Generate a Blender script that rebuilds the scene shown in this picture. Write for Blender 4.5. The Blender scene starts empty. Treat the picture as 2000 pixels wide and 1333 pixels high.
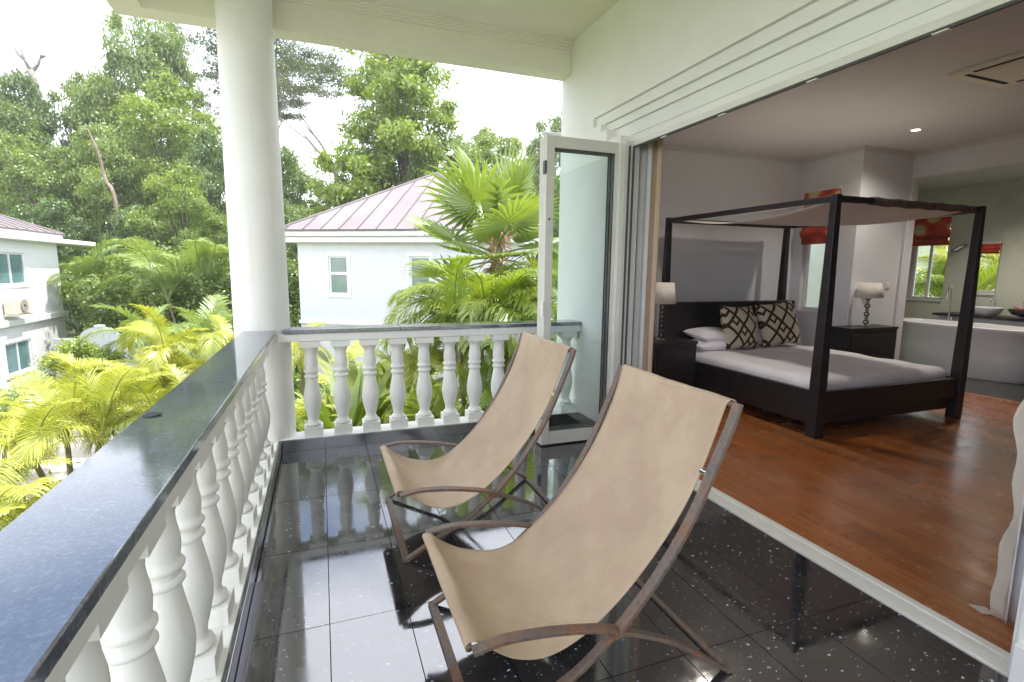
import bpy, math, random
import numpy as np
from mathutils import Vector, Matrix
R = math.radians
random.seed(7)
SC = bpy.context.scene
# ------------------------------------------------------------------ camera
cd = bpy.data.cameras.new('camera'); cam = bpy.data.objects.new('camera', cd)
SC.collection.objects.link(cam); SC.camera = cam
cd.sensor_width = 36; cd.lens = 17.97; cd.clip_end = 2000; cd.clip_start = .05
yaw, pitch, roll = R(20.424), R(-8.025), R(.598)
fw = Vector((math.sin(yaw)*math.cos(pitch), math.cos(yaw)*math.cos(pitch), math.sin(pitch)))
rt = Vector((math.cos(yaw), -math.sin(yaw), 0)); up = rt.cross(fw)
r2 = rt*math.cos(roll)+up*math.sin(roll); u2 = -rt*math.sin(roll)+up*math.cos(roll)
cam.matrix_world = Matrix(((r2.x,u2.x,-fw.x,0),(r2.y,u2.y,-fw.y,0),(r2.z,u2.z,-fw.z,1.5),(0,0,0,1)))
# ------------------------------------------------------------------ world, sun, exposure
SUN_EL, SUN_AZ = 68, 102          # azimuth from +Y towards +X
SKY_STR, SUN_STR, CLOUD = .14, 2.9, 9.5
w = bpy.data.worlds.new('World'); SC.world = w; w.use_nodes = True
nt = w.node_tree; nt.nodes.clear()
def N(t, **k):
    n = nt.nodes.new(t)
    for a, b in k.items(): setattr(n, a, b)
    return n
L = lambda a, b: nt.links.new(a, b)
sky = N('ShaderNodeTexSky', sky_type='NISHITA', sun_disc=False, sun_elevation=R(SUN_EL), sun_rotation=R(SUN_AZ))
sky.dust_density = .6
tc = N('ShaderNodeTexCoord'); sp = N('ShaderNodeSeparateXYZ'); L(tc.outputs['Generated'], sp.inputs[0])
zc = N('ShaderNodeMath', operation='MAXIMUM'); L(sp.outputs[2], zc.inputs[0]); zc.inputs[1].default_value = 0
zz = N('ShaderNodeMath', operation='ADD'); L(zc.outputs[0], zz.inputs[0]); zz.inputs[1].default_value = .12
dx = N('ShaderNodeMath', operation='DIVIDE'); L(sp.outputs[0], dx.inputs[0]); L(zz.outputs[0], dx.inputs[1])
dy = N('ShaderNodeMath', operation='DIVIDE'); L(sp.outputs[1], dy.inputs[0]); L(zz.outputs[0], dy.inputs[1])
cb = N('ShaderNodeCombineXYZ'); L(dx.outputs[0], cb.inputs[0]); L(dy.outputs[0], cb.inputs[1])
no = N('ShaderNodeTexNoise', noise_dimensions='4D'); no.inputs['W'].default_value = 11.9; no.inputs['Scale'].default_value = .75; no.inputs['Detail'].default_value = 8; no.inputs['Roughness'].default_value = .55
L(cb.outputs[0], no.inputs['Vector'])
rp = N('ShaderNodeMapRange'); rp.inputs[1].default_value = .42; rp.inputs[2].default_value = .56; L(no.outputs[0], rp.inputs[0])
hz = N('ShaderNodeMapRange'); hz.inputs[1].default_value = .45; hz.inputs[2].default_value = .25; L(zc.outputs[0], hz.inputs[0])
mx_ = N('ShaderNodeMath', operation='MAXIMUM'); L(rp.outputs[0], mx_.inputs[0]); L(hz.outputs[0], mx_.inputs[1])
cm = N('ShaderNodeMix', data_type='RGBA'); L(mx_.outputs[0], cm.inputs[0]); L(sky.outputs[0], cm.inputs[6])
cm.inputs[7].default_value = (CLOUD*.94, CLOUD*.97, CLOUD*1.06, 1)
bg = N('ShaderNodeBackground'); bg.inputs[1].default_value = SKY_STR; L(cm.outputs[2], bg.inputs[0])
wo = N('ShaderNodeOutputWorld'); L(bg.outputs[0], wo.inputs[0])
sl = bpy.data.lights.new('sun', 'SUN'); sl.energy = SUN_STR; sl.angle = R(.5); sl.color = (1, .95, .86)
so = bpy.data.objects.new('sun', sl); SC.collection.objects.link(so)
sd = Vector((math.sin(R(SUN_AZ))*math.cos(R(SUN_EL)), math.cos(R(SUN_AZ))*math.cos(R(SUN_EL)), math.sin(R(SUN_EL))))
so.rotation_euler = sd.to_track_quat('Z', 'Y').to_euler(); so.location = (0, 0, 30)
vs = SC.view_settings; vs.view_transform = 'Standard'; vs.look = 'None'; vs.gamma = 1; vs.use_curve_mapping = False
vs.exposure = 1.3
cy = SC.cycles; cy.max_bounces = 9; cy.diffuse_bounces = 5; cy.glossy_bounces = 4; cy.transparent_max_bounces = 12; cy.transmission_bounces = 4
cy.sample_clamp_indirect = 6; cy.use_denoising = True; cy.caustics_reflective = False; cy.caustics_refractive = False

# ------------------------------------------------------------------ materials
def new(name):
    m = bpy.data.materials.new(name); m.use_nodes = True; t = m.node_tree
    return m, t, t.nodes['Principled BSDF']
def nd(t, kind, **k):
    n = t.nodes.new(kind)
    for a, b in k.items():
        if isinstance(a, str) and a.startswith('i_'): n.inputs[a[2:].replace('_', ' ')].default_value = b
        else: setattr(n, a, b)
    return n
def coord(t, kind='Object'):
    return nd(t, 'ShaderNodeTexCoord').outputs[kind]
def worldpos(t):
    return nd(t, 'ShaderNodeNewGeometry').outputs['Position']
def noise(t, vec, scale, detail=4, rough=.55):
    n = nd(t, 'ShaderNodeTexNoise', i_Scale=scale, i_Detail=detail, i_Roughness=rough); t.links.new(vec, n.inputs['Vector']); return n.outputs[0]
def ramp(t, f, stops):
    r = nd(t, 'ShaderNodeValToRGB'); t.links.new(f, r.inputs[0]); e = r.color_ramp.elements
    while len(e) < len(stops): e.new(.5)
    for q, (p, c) in zip(e, stops): q.position = p; q.color = (*c, 1) if len(c) == 3 else c
    return r.outputs[0]
def mixc(t, f, a, b, mode='MIX'):
    m = nd(t, 'ShaderNodeMix', data_type='RGBA', blend_type=mode)
    for s, v in ((0, f), (6, a), (7, b)):
        if isinstance(v, bpy.types.NodeSocket): t.links.new(v, m.inputs[s])
        else: m.inputs[s].default_value = v if s == 0 else (*v, 1)
    return m.outputs[2]
def bump(t, p, h, strength=.2, dist=.01):
    b = nd(t, 'ShaderNodeBump', i_Strength=strength, i_Distance=dist); t.links.new(h, b.inputs['Height']); t.links.new(b.outputs[0], p.inputs['Normal'])
def mapping(t, vec, scale=(1, 1, 1), rot=(0, 0, 0)):
    m = nd(t, 'ShaderNodeMapping'); m.inputs['Scale'].default_value = scale; m.inputs['Rotation'].default_value = rot
    t.links.new(vec, m.inputs[0]); return m.outputs[0]
def simple(name, c, rough=.6, metal=0, var=.08, scale=3, bs=0, bd=.004, bscale=60, dirt=None, streak=0):
    m, t, p = new(name); v = worldpos(t)
    f = noise(t, v, scale, 6)
    c1 = tuple(x*(1-var) for x in c); c2 = tuple(min(1, x*(1+var)) for x in c)
    col = ramp(t, f, [(.3, c1), (.7, c2)])
    if dirt:
        g = noise(t, v, dirt[0], 8, .65); g2 = ramp(t, g, [(dirt[1], (0, 0, 0)), (dirt[1]+.12, (1, 1, 1))])
        col = mixc(t, g2, col, dirt[2])
    if streak:
        q = noise(t, mapping(t, v, (9, 9, .7)), 2.2, 7, .7); col = mixc(t, ramp(t, q, [(.52, (0, 0, 0)), (.74, (streak,)*3)]), col, tuple(x*.66 for x in c))
        q = noise(t, v, 38, 5, .75); col = mixc(t, ramp(t, q, [(.66, (0, 0, 0)), (.74, (streak,)*3)]), col, (.42, .40, .33))
    t.links.new(col, p.inputs['Base Color']); p.inputs['Roughness'].default_value = rough; p.inputs['Metallic'].default_value = metal
    if bs: bump(t, p, noise(t, v, bscale, 4), bs, bd)
    return m
M = {}
M['wall'] = simple('painted_render_white', (.80, .795, .76), .75, var=.025, bs=.25, dirt=(1.3, .62, (.74, .73, .69)))
M['cream'] = simple('painted_ceiling_cream', (.82, .795, .68), .8, var=.03, bs=.1)
M['balu'] = simple('gloss_white_masonry_paint', (.80, .795, .75), .5, var=.04, bs=.3, bscale=25, streak=.25, bd=.003, dirt=(7, .66, (.66, .64, .56)))
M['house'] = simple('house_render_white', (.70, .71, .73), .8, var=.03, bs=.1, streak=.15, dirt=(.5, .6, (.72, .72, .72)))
M['house_lit'] = simple('house_render_white_lit', (.82, .82, .83), .8, var=.03, bs=.1, streak=.12, dirt=(.5, .6, (.75, .75, .75)))  # same render as the villa; sunlight on the left house put into paler colour
M['trim'] = simple('house_trim_white', (.82, .82, .82), .6, var=.02)
M['roof'] = simple('roof_sheet_dusky_pink', (.215, .182, .188), .55, var=.08, scale=.8, dirt=(.6, .5, (.255, .222, .226)))
M['seam'] = simple('roof_seam_brown', (.15, .115, .12), .5)
M['room'] = simple('room_wall_paint', (.78, .79, .83), .8, var=.03)
M['roomc'] = simple('room_ceiling_paint', (.70, .69, .70), .85, var=.02)
M['panel'] = simple('bedhead_wall_covering', (.72, .69, .63), .8, var=.04, scale=6)
M['blackwood'] = simple('black_stained_timber', (.018, .016, .019), .38, var=.3, scale=8, bs=.15, bscale=30)
M['alu'] = simple('powder_coated_aluminium', (.66, .65, .59), .42, var=.05, scale=4, dirt=(6, .68, (.40, .37, .30)))
M['aludark'] = simple('dark_glazing_gasket', (.07, .075, .08), .5)
M['threshold'] = simple('worn_white_threshold', (.82, .80, .76), .4, var=.05, scale=8, dirt=(14, .66, (.30, .22, .15)))
M['chrome'] = simple('chrome', (.75, .76, .78), .12, 1, var=.02)
M['linen'] = simple('white_bed_linen', (.84, .82, .88), .85, var=.03, scale=2, bs=.6, bscale=4, bd=.03)
M['canopy'] = simple('canopy_linen', (.84, .79, .73), .9, var=.05, scale=3)
M['curt_grey'] = simple('grey_sheer_curtain', (.52, .51, .50), .9, var=.04)
M['curt_beige'] = simple('beige_curtain', (.50, .38, .27), .9, var=.05)
M['curt_white'] = simple('white_curtain', (.80, .80, .86), .9, var=.03)
M['curt_trim'] = simple('curtain_lining_beige', (.68, .60, .52), .9, var=.05)
M['shade'] = simple('lamp_shade_white', (.78, .74, .68), .9)
M['tub'] = simple('bath_acrylic_white', (.78, .78, .82), .12, var=.01)
M['vanity'] = simple('vanity_white', (.62, .64, .66), .4)
M['darktile'] = simple('dark_bathroom_tile', (.04, .045, .045), .25, var=.3)
M['bathwall'] = simple('bathroom_grey_marble', (.62, .65, .57), .35, var=.1, scale=1.5, dirt=(2.2, .55, (.52, .55, .48)))
M['red'] = simple('red_petals', (.45, .02, .02), .5)
M['slot'] = simple('black_slot', (.01, .01, .01), .8)
M['acbox'] = simple('air_conditioner_casing', (.66, .60, .50), .5)
M['bark'] = simple('tree_bark', (.12, .095, .07), .9, var=.4, scale=4)
M['palebark'] = simple('pale_bare_bark', (.27, .21, .16), .9, var=.3, scale=3)
M['greybark'] = simple('grey_branch_bark', (.26, .24, .215), .9, var=.3, scale=3)
M['palmstem'] = simple('palm_stem', (.22, .20, .10), .8, var=.3, scale=5)
M['thatch'] = simple('dry_palm_thatch', (.50, .30, .15), .9, var=.4, scale=9)
M['drive'] = simple('pale_concrete_driveway', (.50, .46, .42), .85, var=.1, scale=.6, dirt=(1.1, .55, (.40, .36, .33)))
M['kerb'] = simple('kerb_stone', (.33, .29, .26), .8, var=.2)
M['drain'] = simple('drain_channel_metal', (.22, .22, .25), .3, .6)
M['tile_grout'] = simple('dark_grout', (.028, .027, .027), .7)
M['deadleaf'] = simple('dark_fallen_leaf', (.012, .025, .015), .5)
M['vine'] = simple('dark_vine_leaf', (.06, .12, .03), .6)

def granite(name, base, base2, fleck, fscale, dens, rough, clouds):
    m, t, p = new(name); v = worldpos(t)
    n1 = noise(t, v, clouds, 6, .6); col = ramp(t, n1, [(.35, base), (.7, base2)])
    n2 = noise(t, v, 90, 3); col = mixc(t, ramp(t, n2, [(.5, (0, 0, 0)), (.75, (.6, .6, .6))]), col, tuple(x*1.9 for x in base2))
    vo = nd(t, 'ShaderNodeTexVoronoi', i_Scale=fscale, i_Randomness=1.0)
    mv = mapping(t, v, (1, 1.5, 1), (0, 0, .6)); dn = nd(t, 'ShaderNodeTexNoise', i_Scale=70.0); t.links.new(mv, dn.inputs['Vector'])
    ad = nd(t, 'ShaderNodeVectorMath', operation='MULTIPLY_ADD'); ad.inputs[1].default_value = (.02, .02, .02)
    t.links.new(dn.outputs['Color'], ad.inputs[0]); t.links.new(mv, ad.inputs[2]); t.links.new(ad.outputs[0], vo.inputs['Vector'])
    d = nd(t, 'ShaderNodeMapRange'); d.inputs[1].default_value = .26; d.inputs[2].default_value = .20; t.links.new(vo.outputs['Distance'], d.inputs[0])
    s = nd(t, 'ShaderNodeSeparateColor'); t.links.new(vo.outputs['Color'], s.inputs[0])
    cl = noise(t, v, 3.0, 5, .7); th = nd(t, 'ShaderNodeMath', operation='MULTIPLY_ADD'); th.inputs[1].default_value = -dens; th.inputs[2].default_value = 1.0+dens*.22; t.links.new(cl, th.inputs[0])
    g = nd(t, 'ShaderNodeMath', operation='GREATER_THAN'); t.links.new(s.outputs[0], g.inputs[0]); t.links.new(th.outputs[0], g.inputs[1])
    mu = nd(t, 'ShaderNodeMath', operation='MULTIPLY'); t.links.new(d.outputs[0], mu.inputs[0]); t.links.new(g.outputs[0], mu.inputs[1])
    fr = nd(t, 'ShaderNodeMath', operation='MULTIPLY'); t.links.new(mu.outputs[0], fr.inputs[0]); t.links.new(s.outputs[1], fr.inputs[1])
    fc = mixc(t, s.outputs[2], fleck, (fleck[0]*.6, fleck[1]*.85, fleck[2]*1.15))
    out_ = mixc(t, fr.outputs[0], col, fc)
    if dens > .55:
        v2 = nd(t, 'ShaderNodeTexVoronoi', i_Scale=27.0); t.links.new(ad.outputs[0], v2.inputs['Vector']); s2 = nd(t, 'ShaderNodeSeparateColor'); t.links.new(v2.outputs['Color'], s2.inputs[0])
        rag = noise(t, v, 150, 3, .8); dd_ = nd(t, 'ShaderNodeMath', operation='MULTIPLY_ADD'); dd_.inputs[1].default_value = .34; t.links.new(rag, dd_.inputs[0]); t.links.new(v2.outputs['Distance'], dd_.inputs[2])
        k1 = nd(t, 'ShaderNodeMath', operation='LESS_THAN'); t.links.new(dd_.outputs[0], k1.inputs[0]); k1.inputs[1].default_value = .345
        c2 = noise(t, v, 2.2, 3, .6); k2 = nd(t, 'ShaderNodeMath', operation='MULTIPLY_ADD'); k2.inputs[1].default_value = -1.5; k2.inputs[2].default_value = 1.45; t.links.new(c2, k2.inputs[0])
        k3 = nd(t, 'ShaderNodeMath', operation='GREATER_THAN'); t.links.new(s2.outputs[0], k3.inputs[0]); t.links.new(k2.outputs[0], k3.inputs[1])
        k4 = nd(t, 'ShaderNodeMath', operation='MULTIPLY'); t.links.new(k1.outputs[0], k4.inputs[0]); t.links.new(k3.outputs[0], k4.inputs[1])
        k5 = nd(t, 'ShaderNodeMath', operation='MULTIPLY'); t.links.new(k4.outputs[0], k5.inputs[0]); t.links.new(s2.outputs[1], k5.inputs[1])
        out_ = mixc(t, k5.outputs[0], out_, mixc(t, s2.outputs[2], (.75, .80, .85), (.30, .50, .72)))
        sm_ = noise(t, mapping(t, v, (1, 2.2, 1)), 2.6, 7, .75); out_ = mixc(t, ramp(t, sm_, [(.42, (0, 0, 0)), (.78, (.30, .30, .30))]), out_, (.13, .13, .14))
    t.links.new(out_, p.inputs['Base Color'])
    rr = ramp(t, noise(t, v, 5, 6, .7), [(.35, (rough,)*3), (.75, (rough+.10,)*3)]); t.links.new(rr, p.inputs['Roughness'])
    p.inputs['IOR'].default_value = 2.6
    return m
M['floor'] = granite('black_speckled_granite_tile', (.010, .010, .012), (.022, .022, .026), (.60, .64, .72), 62, .60, .03, 3)
M['coping'] = granite('blue_grey_granite_coping', (.080, .090, .120), (.135, .155, .205), (.30, .34, .42), 110, .5, .05, 9)
M['gran_edge'] = granite('black_granite_skirting', (.010, .010, .011), (.02, .02, .022), (.2, .2, .22), 90, .3, .12, 6)

def wood():
    m, t, p = new('red_hardwood_boards'); v = coord(t, 'Object'); oi = nd(t, 'ShaderNodeObjectInfo')
    sc = nd(t, 'ShaderNodeVectorMath', operation='SCALE'); sc.inputs['Scale'].default_value = 30; ov = nd(t, 'ShaderNodeCombineXYZ'); t.links.new(oi.outputs['Random'], ov.inputs[0]); t.links.new(oi.outputs['Random'], ov.inputs[1]); t.links.new(ov.outputs[0], sc.inputs[0])
    ad = nd(t, 'ShaderNodeVectorMath', operation='ADD'); t.links.new(v, ad.inputs[0]); t.links.new(sc.outputs[0], ad.inputs[1])
    g = noise(t, mapping(t, ad.outputs[0], (14, .9, 1)), 3, 8, .65)
    a = ramp(t, g, [(.25, (.21, .055, .013)), (.5, (.37, .112, .026)), (.8, (.50, .19, .055))])
    b = ramp(t, oi.outputs['Random'], [(0, (.78, .76, .74)), (.5, (1, 1, 1)), (1, (1.15, 1.18, 1.2))])
    c = mixc(t, 1.0, a, b, 'MULTIPLY')
    st = noise(t, worldpos(t), 1.7, 6, .7); c = mixc(t, ramp(t, st, [(.60, (0, 0, 0)), (.72, (.7, .7, .7))]), c, (.055, .014, .006))
    wr = noise(t, mapping(t, worldpos(t), (2.4, .8, 1)), 1.6, 8, .75); c = mixc(t, ramp(t, wr, [(.50, (0, 0, 0)), (.68, (.55, .55, .55))]), c, (.40, .235, .13))
    t.links.new(c, p.inputs['Base Color']); p.inputs['IOR'].default_value = 1.6
    t.links.new(ramp(t, noise(t, worldpos(t), 2.5, 6, .7), [(.3, (.16,)*3), (.7, (.34,)*3)]), p.inputs['Roughness'])
    bump(t, p, g, .08, .003); return m
M['wood'] = wood()

def rust():
    m, t, p = new('rusted_steel'); v = coord(t)
    a = noise(t, v, 7, 8, .7); b = noise(t, v, 60, 4, .7)
    c = ramp(t, a, [(.36, (.14, .118, .108)), (.52, (.17, .125, .10)), (.68, (.27, .11, .045))])
    c = mixc(t, ramp(t, b, [(.45, (0, 0, 0)), (.7, (.65, .65, .65))]), c, (.075, .045, .035))
    t.links.new(c, p.inputs['Base Color']); p.inputs['Roughness'].default_value = .5; p.inputs['Metallic'].default_value = .25
    bump(t, p, b, .35, .002); return m
M['rust'] = rust()
def leather():
    m, t, p = new('tan_leather_sling'); v = coord(t)
    a = noise(t, v, 2.3, 6, .6); b = noise(t, v, 5.5, 7, .7); f = noise(t, v, 240, 3)
    c = ramp(t, a, [(.3, (.36, .265, .18)), (.5, (.45, .34, .232)), (.72, (.53, .415, .285))])
    c = mixc(t, ramp(t, b, [(.46, (0, 0, 0)), (.64, (.75, .75, .75))]), c, (.43, .285, .20))
    b2 = noise(t, mapping(t, v, (1, 2.5, 1)), 9, 6, .75); c = mixc(t, ramp(t, b2, [(.62, (0, 0, 0)), (.72, (.5, .5, .5))]), c, (.36, .25, .18))
    sc = noise(t, mapping(t, v, (3, 30, 3), (0, 0, .7)), 4, 5, .8); c = mixc(t, ramp(t, sc, [(.70, (0, 0, 0)), (.74, (.6, .6, .6))]), c, (.68, .54, .42))
    t.links.new(c, p.inputs['Base Color']); p.inputs['Roughness'].default_value = .55
    mm = nd(t, 'ShaderNodeMath', operation='MULTIPLY_ADD'); mm.inputs[1].default_value = 4; t.links.new(a, mm.inputs[0]); t.links.new(f, mm.inputs[2])
    bump(t, p, mm.outputs[0], .25, .004); return m
M['leather'] = leather()
def glass(name, tint, ior=1.45):
    m = bpy.data.materials.new(name); m.use_nodes = True; t = m.node_tree; t.nodes.clear()
    a = nd(t, 'ShaderNodeBsdfTransparent'); a.inputs[0].default_value = (*tint, 1); g = nd(t, 'ShaderNodeBsdfGlossy'); g.inputs['Roughness'].default_value = .01
    fz = nd(t, 'ShaderNodeFresnel', i_IOR=ior); s = nd(t, 'ShaderNodeMixShader'); o = nd(t, 'ShaderNodeOutputMaterial')
    t.links.new(fz.outputs[0], s.inputs[0]); t.links.new(a.outputs[0], s.inputs[1]); t.links.new(g.outputs[0], s.inputs[2]); t.links.new(s.outputs[0], o.inputs[0]); return m
M['glass'] = glass('green_tinted_door_glass', (.972, .994, .990))
M['crystal'] = glass('clear_crystal', (.9, .92, .92), 1.8)
def pane(name, c, rough=.08):
    m, t, p = new(name); v = worldpos(t); t.links.new(ramp(t, noise(t, v, 1.2, 4), [(.35, tuple(x*.75 for x in c)), (.7, tuple(x*1.15 for x in c))]), p.inputs['Base Color'])
    p.inputs['Roughness'].default_value = rough; p.inputs['IOR'].default_value = 1.6; return m
M['pane'] = pane('house_window_pane_grey_green', (.20, .27, .22))
M['pane_teal'] = pane('house_window_pane_teal', (.13, .24, .25))
def emis(name, c, s):
    m = bpy.data.materials.new(name); m.use_nodes = True; t = m.node_tree; t.nodes.clear()
    e = nd(t, 'ShaderNodeEmission'); e.inputs[0].default_value = (*c, 1); e.inputs[1].default_value = s; o = nd(t, 'ShaderNodeOutputMaterial'); t.links.new(e.outputs[0], o.inputs[0]); return m
M['bulb'] = emis('lit_downlight', (1, .85, .65), 6)
def blindmat():
    m, t, p = new('red_floral_blind_fabric'); v = worldpos(t)
    vo = nd(t, 'ShaderNodeTexVoronoi', i_Scale=3.4); t.links.new(mapping(t, v, (1, 1, 1.1)), vo.inputs['Vector'])
    n = noise(t, v, 9, 4, .7); a = nd(t, 'ShaderNodeMath', operation='MULTIPLY_ADD'); a.inputs[1].default_value = .35; t.links.new(n, a.inputs[0]); t.links.new(vo.outputs['Distance'], a.inputs[2])
    c = ramp(t, a.outputs[0], [(.34, (.72, .62, .36)), (.50, (.70, .52, .28)), (.56, (.66, .17, .08)), (.72, (.62, .07, .045)), (.9, (.36, .06, .04))])
    t.links.new(c, p.inputs['Base Color']); p.inputs['Roughness'].default_value = .8; return m
M['blind'] = blindmat()
def cushion_mat():
    m, t, p = new('cream_cushion_brown_fretwork'); s = nd(t, 'ShaderNodeSeparateXYZ'); t.links.new(coord(t), s.inputs[0])
    X, Z = s.outputs[0], s.outputs[2]
    def mt(op, a, b=None, c=None):
        n = nd(t, 'ShaderNodeMath', operation=op)
        for i, q in enumerate((a, b, c)):
            if q is None: continue
            if isinstance(q, (int, float)): n.inputs[i].default_value = q
            else: t.links.new(q, n.inputs[i])
        return n.outputs[0]
    u = mt('MULTIPLY', mt('MULTIPLY_ADD', Z, .85, X), 4.6); v = mt('MULTIPLY', mt('MULTIPLY_ADD', Z, -.85, X), 4.6)
    fu = mt('FRACT', mt('ADD', u, 20.2)); fv = mt('FRACT', mt('ADD', v, 20.3))
    b1 = mt('LESS_THAN', fu, .20); b2 = mt('LESS_THAN', fv, .20)
    hk = mt('MULTIPLY', mt('LESS_THAN', mt('ABSOLUTE', mt('SUBTRACT', fu, .60)), .085), mt('LESS_THAN', fv, .70))
    hk2 = mt('MULTIPLY', mt('LESS_THAN', mt('ABSOLUTE', mt('SUBTRACT', fv, .60)), .085), mt('GREATER_THAN', fu, .52))
    a = mt('MAXIMUM', mt('MAXIMUM', b1, b2), mt('MULTIPLY', mt('MAXIMUM', hk, hk2), mt('GREATER_THAN', mt('FRACT', mt('MULTIPLY', mt('FLOOR', mt('ADD', u, mt('ADD', 20.2, 0))), .5)), .25)))
    t.links.new(mixc(t, a, (.62, .56, .44), (.050, .026, .017)), p.inputs['Base Color']); p.inputs['Roughness'].default_value = .85; return m
M['cushion'] = cushion_mat()

def leafmat(name, ca, cb, trans=.35, hue=.0, gl=.08, scale=.35):
    m = bpy.data.materials.new(name); m.use_nodes = True; t = m.node_tree; t.nodes.clear()
    v = worldpos(t); oi = nd(t, 'ShaderNodeObjectInfo')
    f = noise(t, v, scale, 3); wn = nd(t, 'ShaderNodeTexNoise', i_Scale=4.0, i_Detail=2.0); t.links.new(v, wn.inputs['Vector'])
    mm = nd(t, 'ShaderNodeMath', operation='ADD'); t.links.new(f, mm.inputs[0]); t.links.new(wn.outputs[0], mm.inputs[1])
    m3 = nd(t, 'ShaderNodeMath', operation='MULTIPLY_ADD'); m3.inputs[1].default_value = .35; t.links.new(oi.outputs['Random'], m3.inputs[0]); t.links.new(mm.outputs[0], m3.inputs[2])
    c = ramp(t, m3.outputs[0], [(.80, ca), (1.0, tuple((x+y)/2 for x, y in zip(ca, cb)))])
    rr = nd(t, 'ShaderNodeMapRange'); rr.inputs[1].default_value = .8; rr.inputs[2].default_value = 1.5; t.links.new(m3.outputs[0], rr.inputs[0])
    c = mixc(t, rr.outputs[0], ca, cb)
    d = nd(t, 'ShaderNodeBsdfDiffuse'); t.links.new(c, d.inputs[0])
    tr = nd(t, 'ShaderNodeBsdfTranslucent'); t.links.new(mixc(t, 1.0, c, (1.25, 1.25, .55), 'MULTIPLY'), tr.inputs[0])
    g = nd(t, 'ShaderNodeBsdfGlossy', i_Roughness=.38); g.inputs[0].default_value = (.8, .85, .8, 1)
    s = nd(t, 'ShaderNodeMixShader'); s.inputs[0].default_value = trans; t.links.new(d.outputs[0], s.inputs[1]); t.links.new(tr.outputs[0], s.inputs[2])
    s2 = nd(t, 'ShaderNodeMixShader'); s2.inputs[0].default_value = gl; t.links.new(s.outputs[0], s2.inputs[1]); t.links.new(g.outputs[0], s2.inputs[2])
    o = nd(t, 'ShaderNodeOutputMaterial'); t.links.new(s2.outputs[0], o.inputs[0]); return m
M['leaf'] = leafmat('broad_leaf_green', (.115, .185, .035), (.28, .37, .065), .45)
M['leaf_dark'] = leafmat('broad_leaf_dark', (.08, .145, .032), (.19, .275, .06), .42)
M['leaf_bright'] = leafmat('almond_leaf_bright', (.17, .26, .03), (.36, .44, .06), .45)
M['leaf_fine'] = leafmat('fine_grey_green_leaf', (.09, .12, .045), (.15, .18, .07), .35)
M['areca'] = leafmat('areca_yellow_green', (.29, .34, .035), (.53, .53, .08), .35, scale=1.2)
M['palmgreen'] = leafmat('palm_frond_green', (.18, .28, .06), (.34, .42, .13), .35, scale=1)
M['areca_green'] = leafmat('areca_fresh_green', (.17, .26, .025), (.36, .42, .06), .4, scale=1.2)
M['fan'] = leafmat('fan_palm_green', (.17, .25, .045), (.30, .38, .09), .4, scale=1)
M['spiky'] = leafmat('spiky_leaf_green', (.10, .17, .015), (.28, .34, .04), .3, scale=2)

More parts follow.
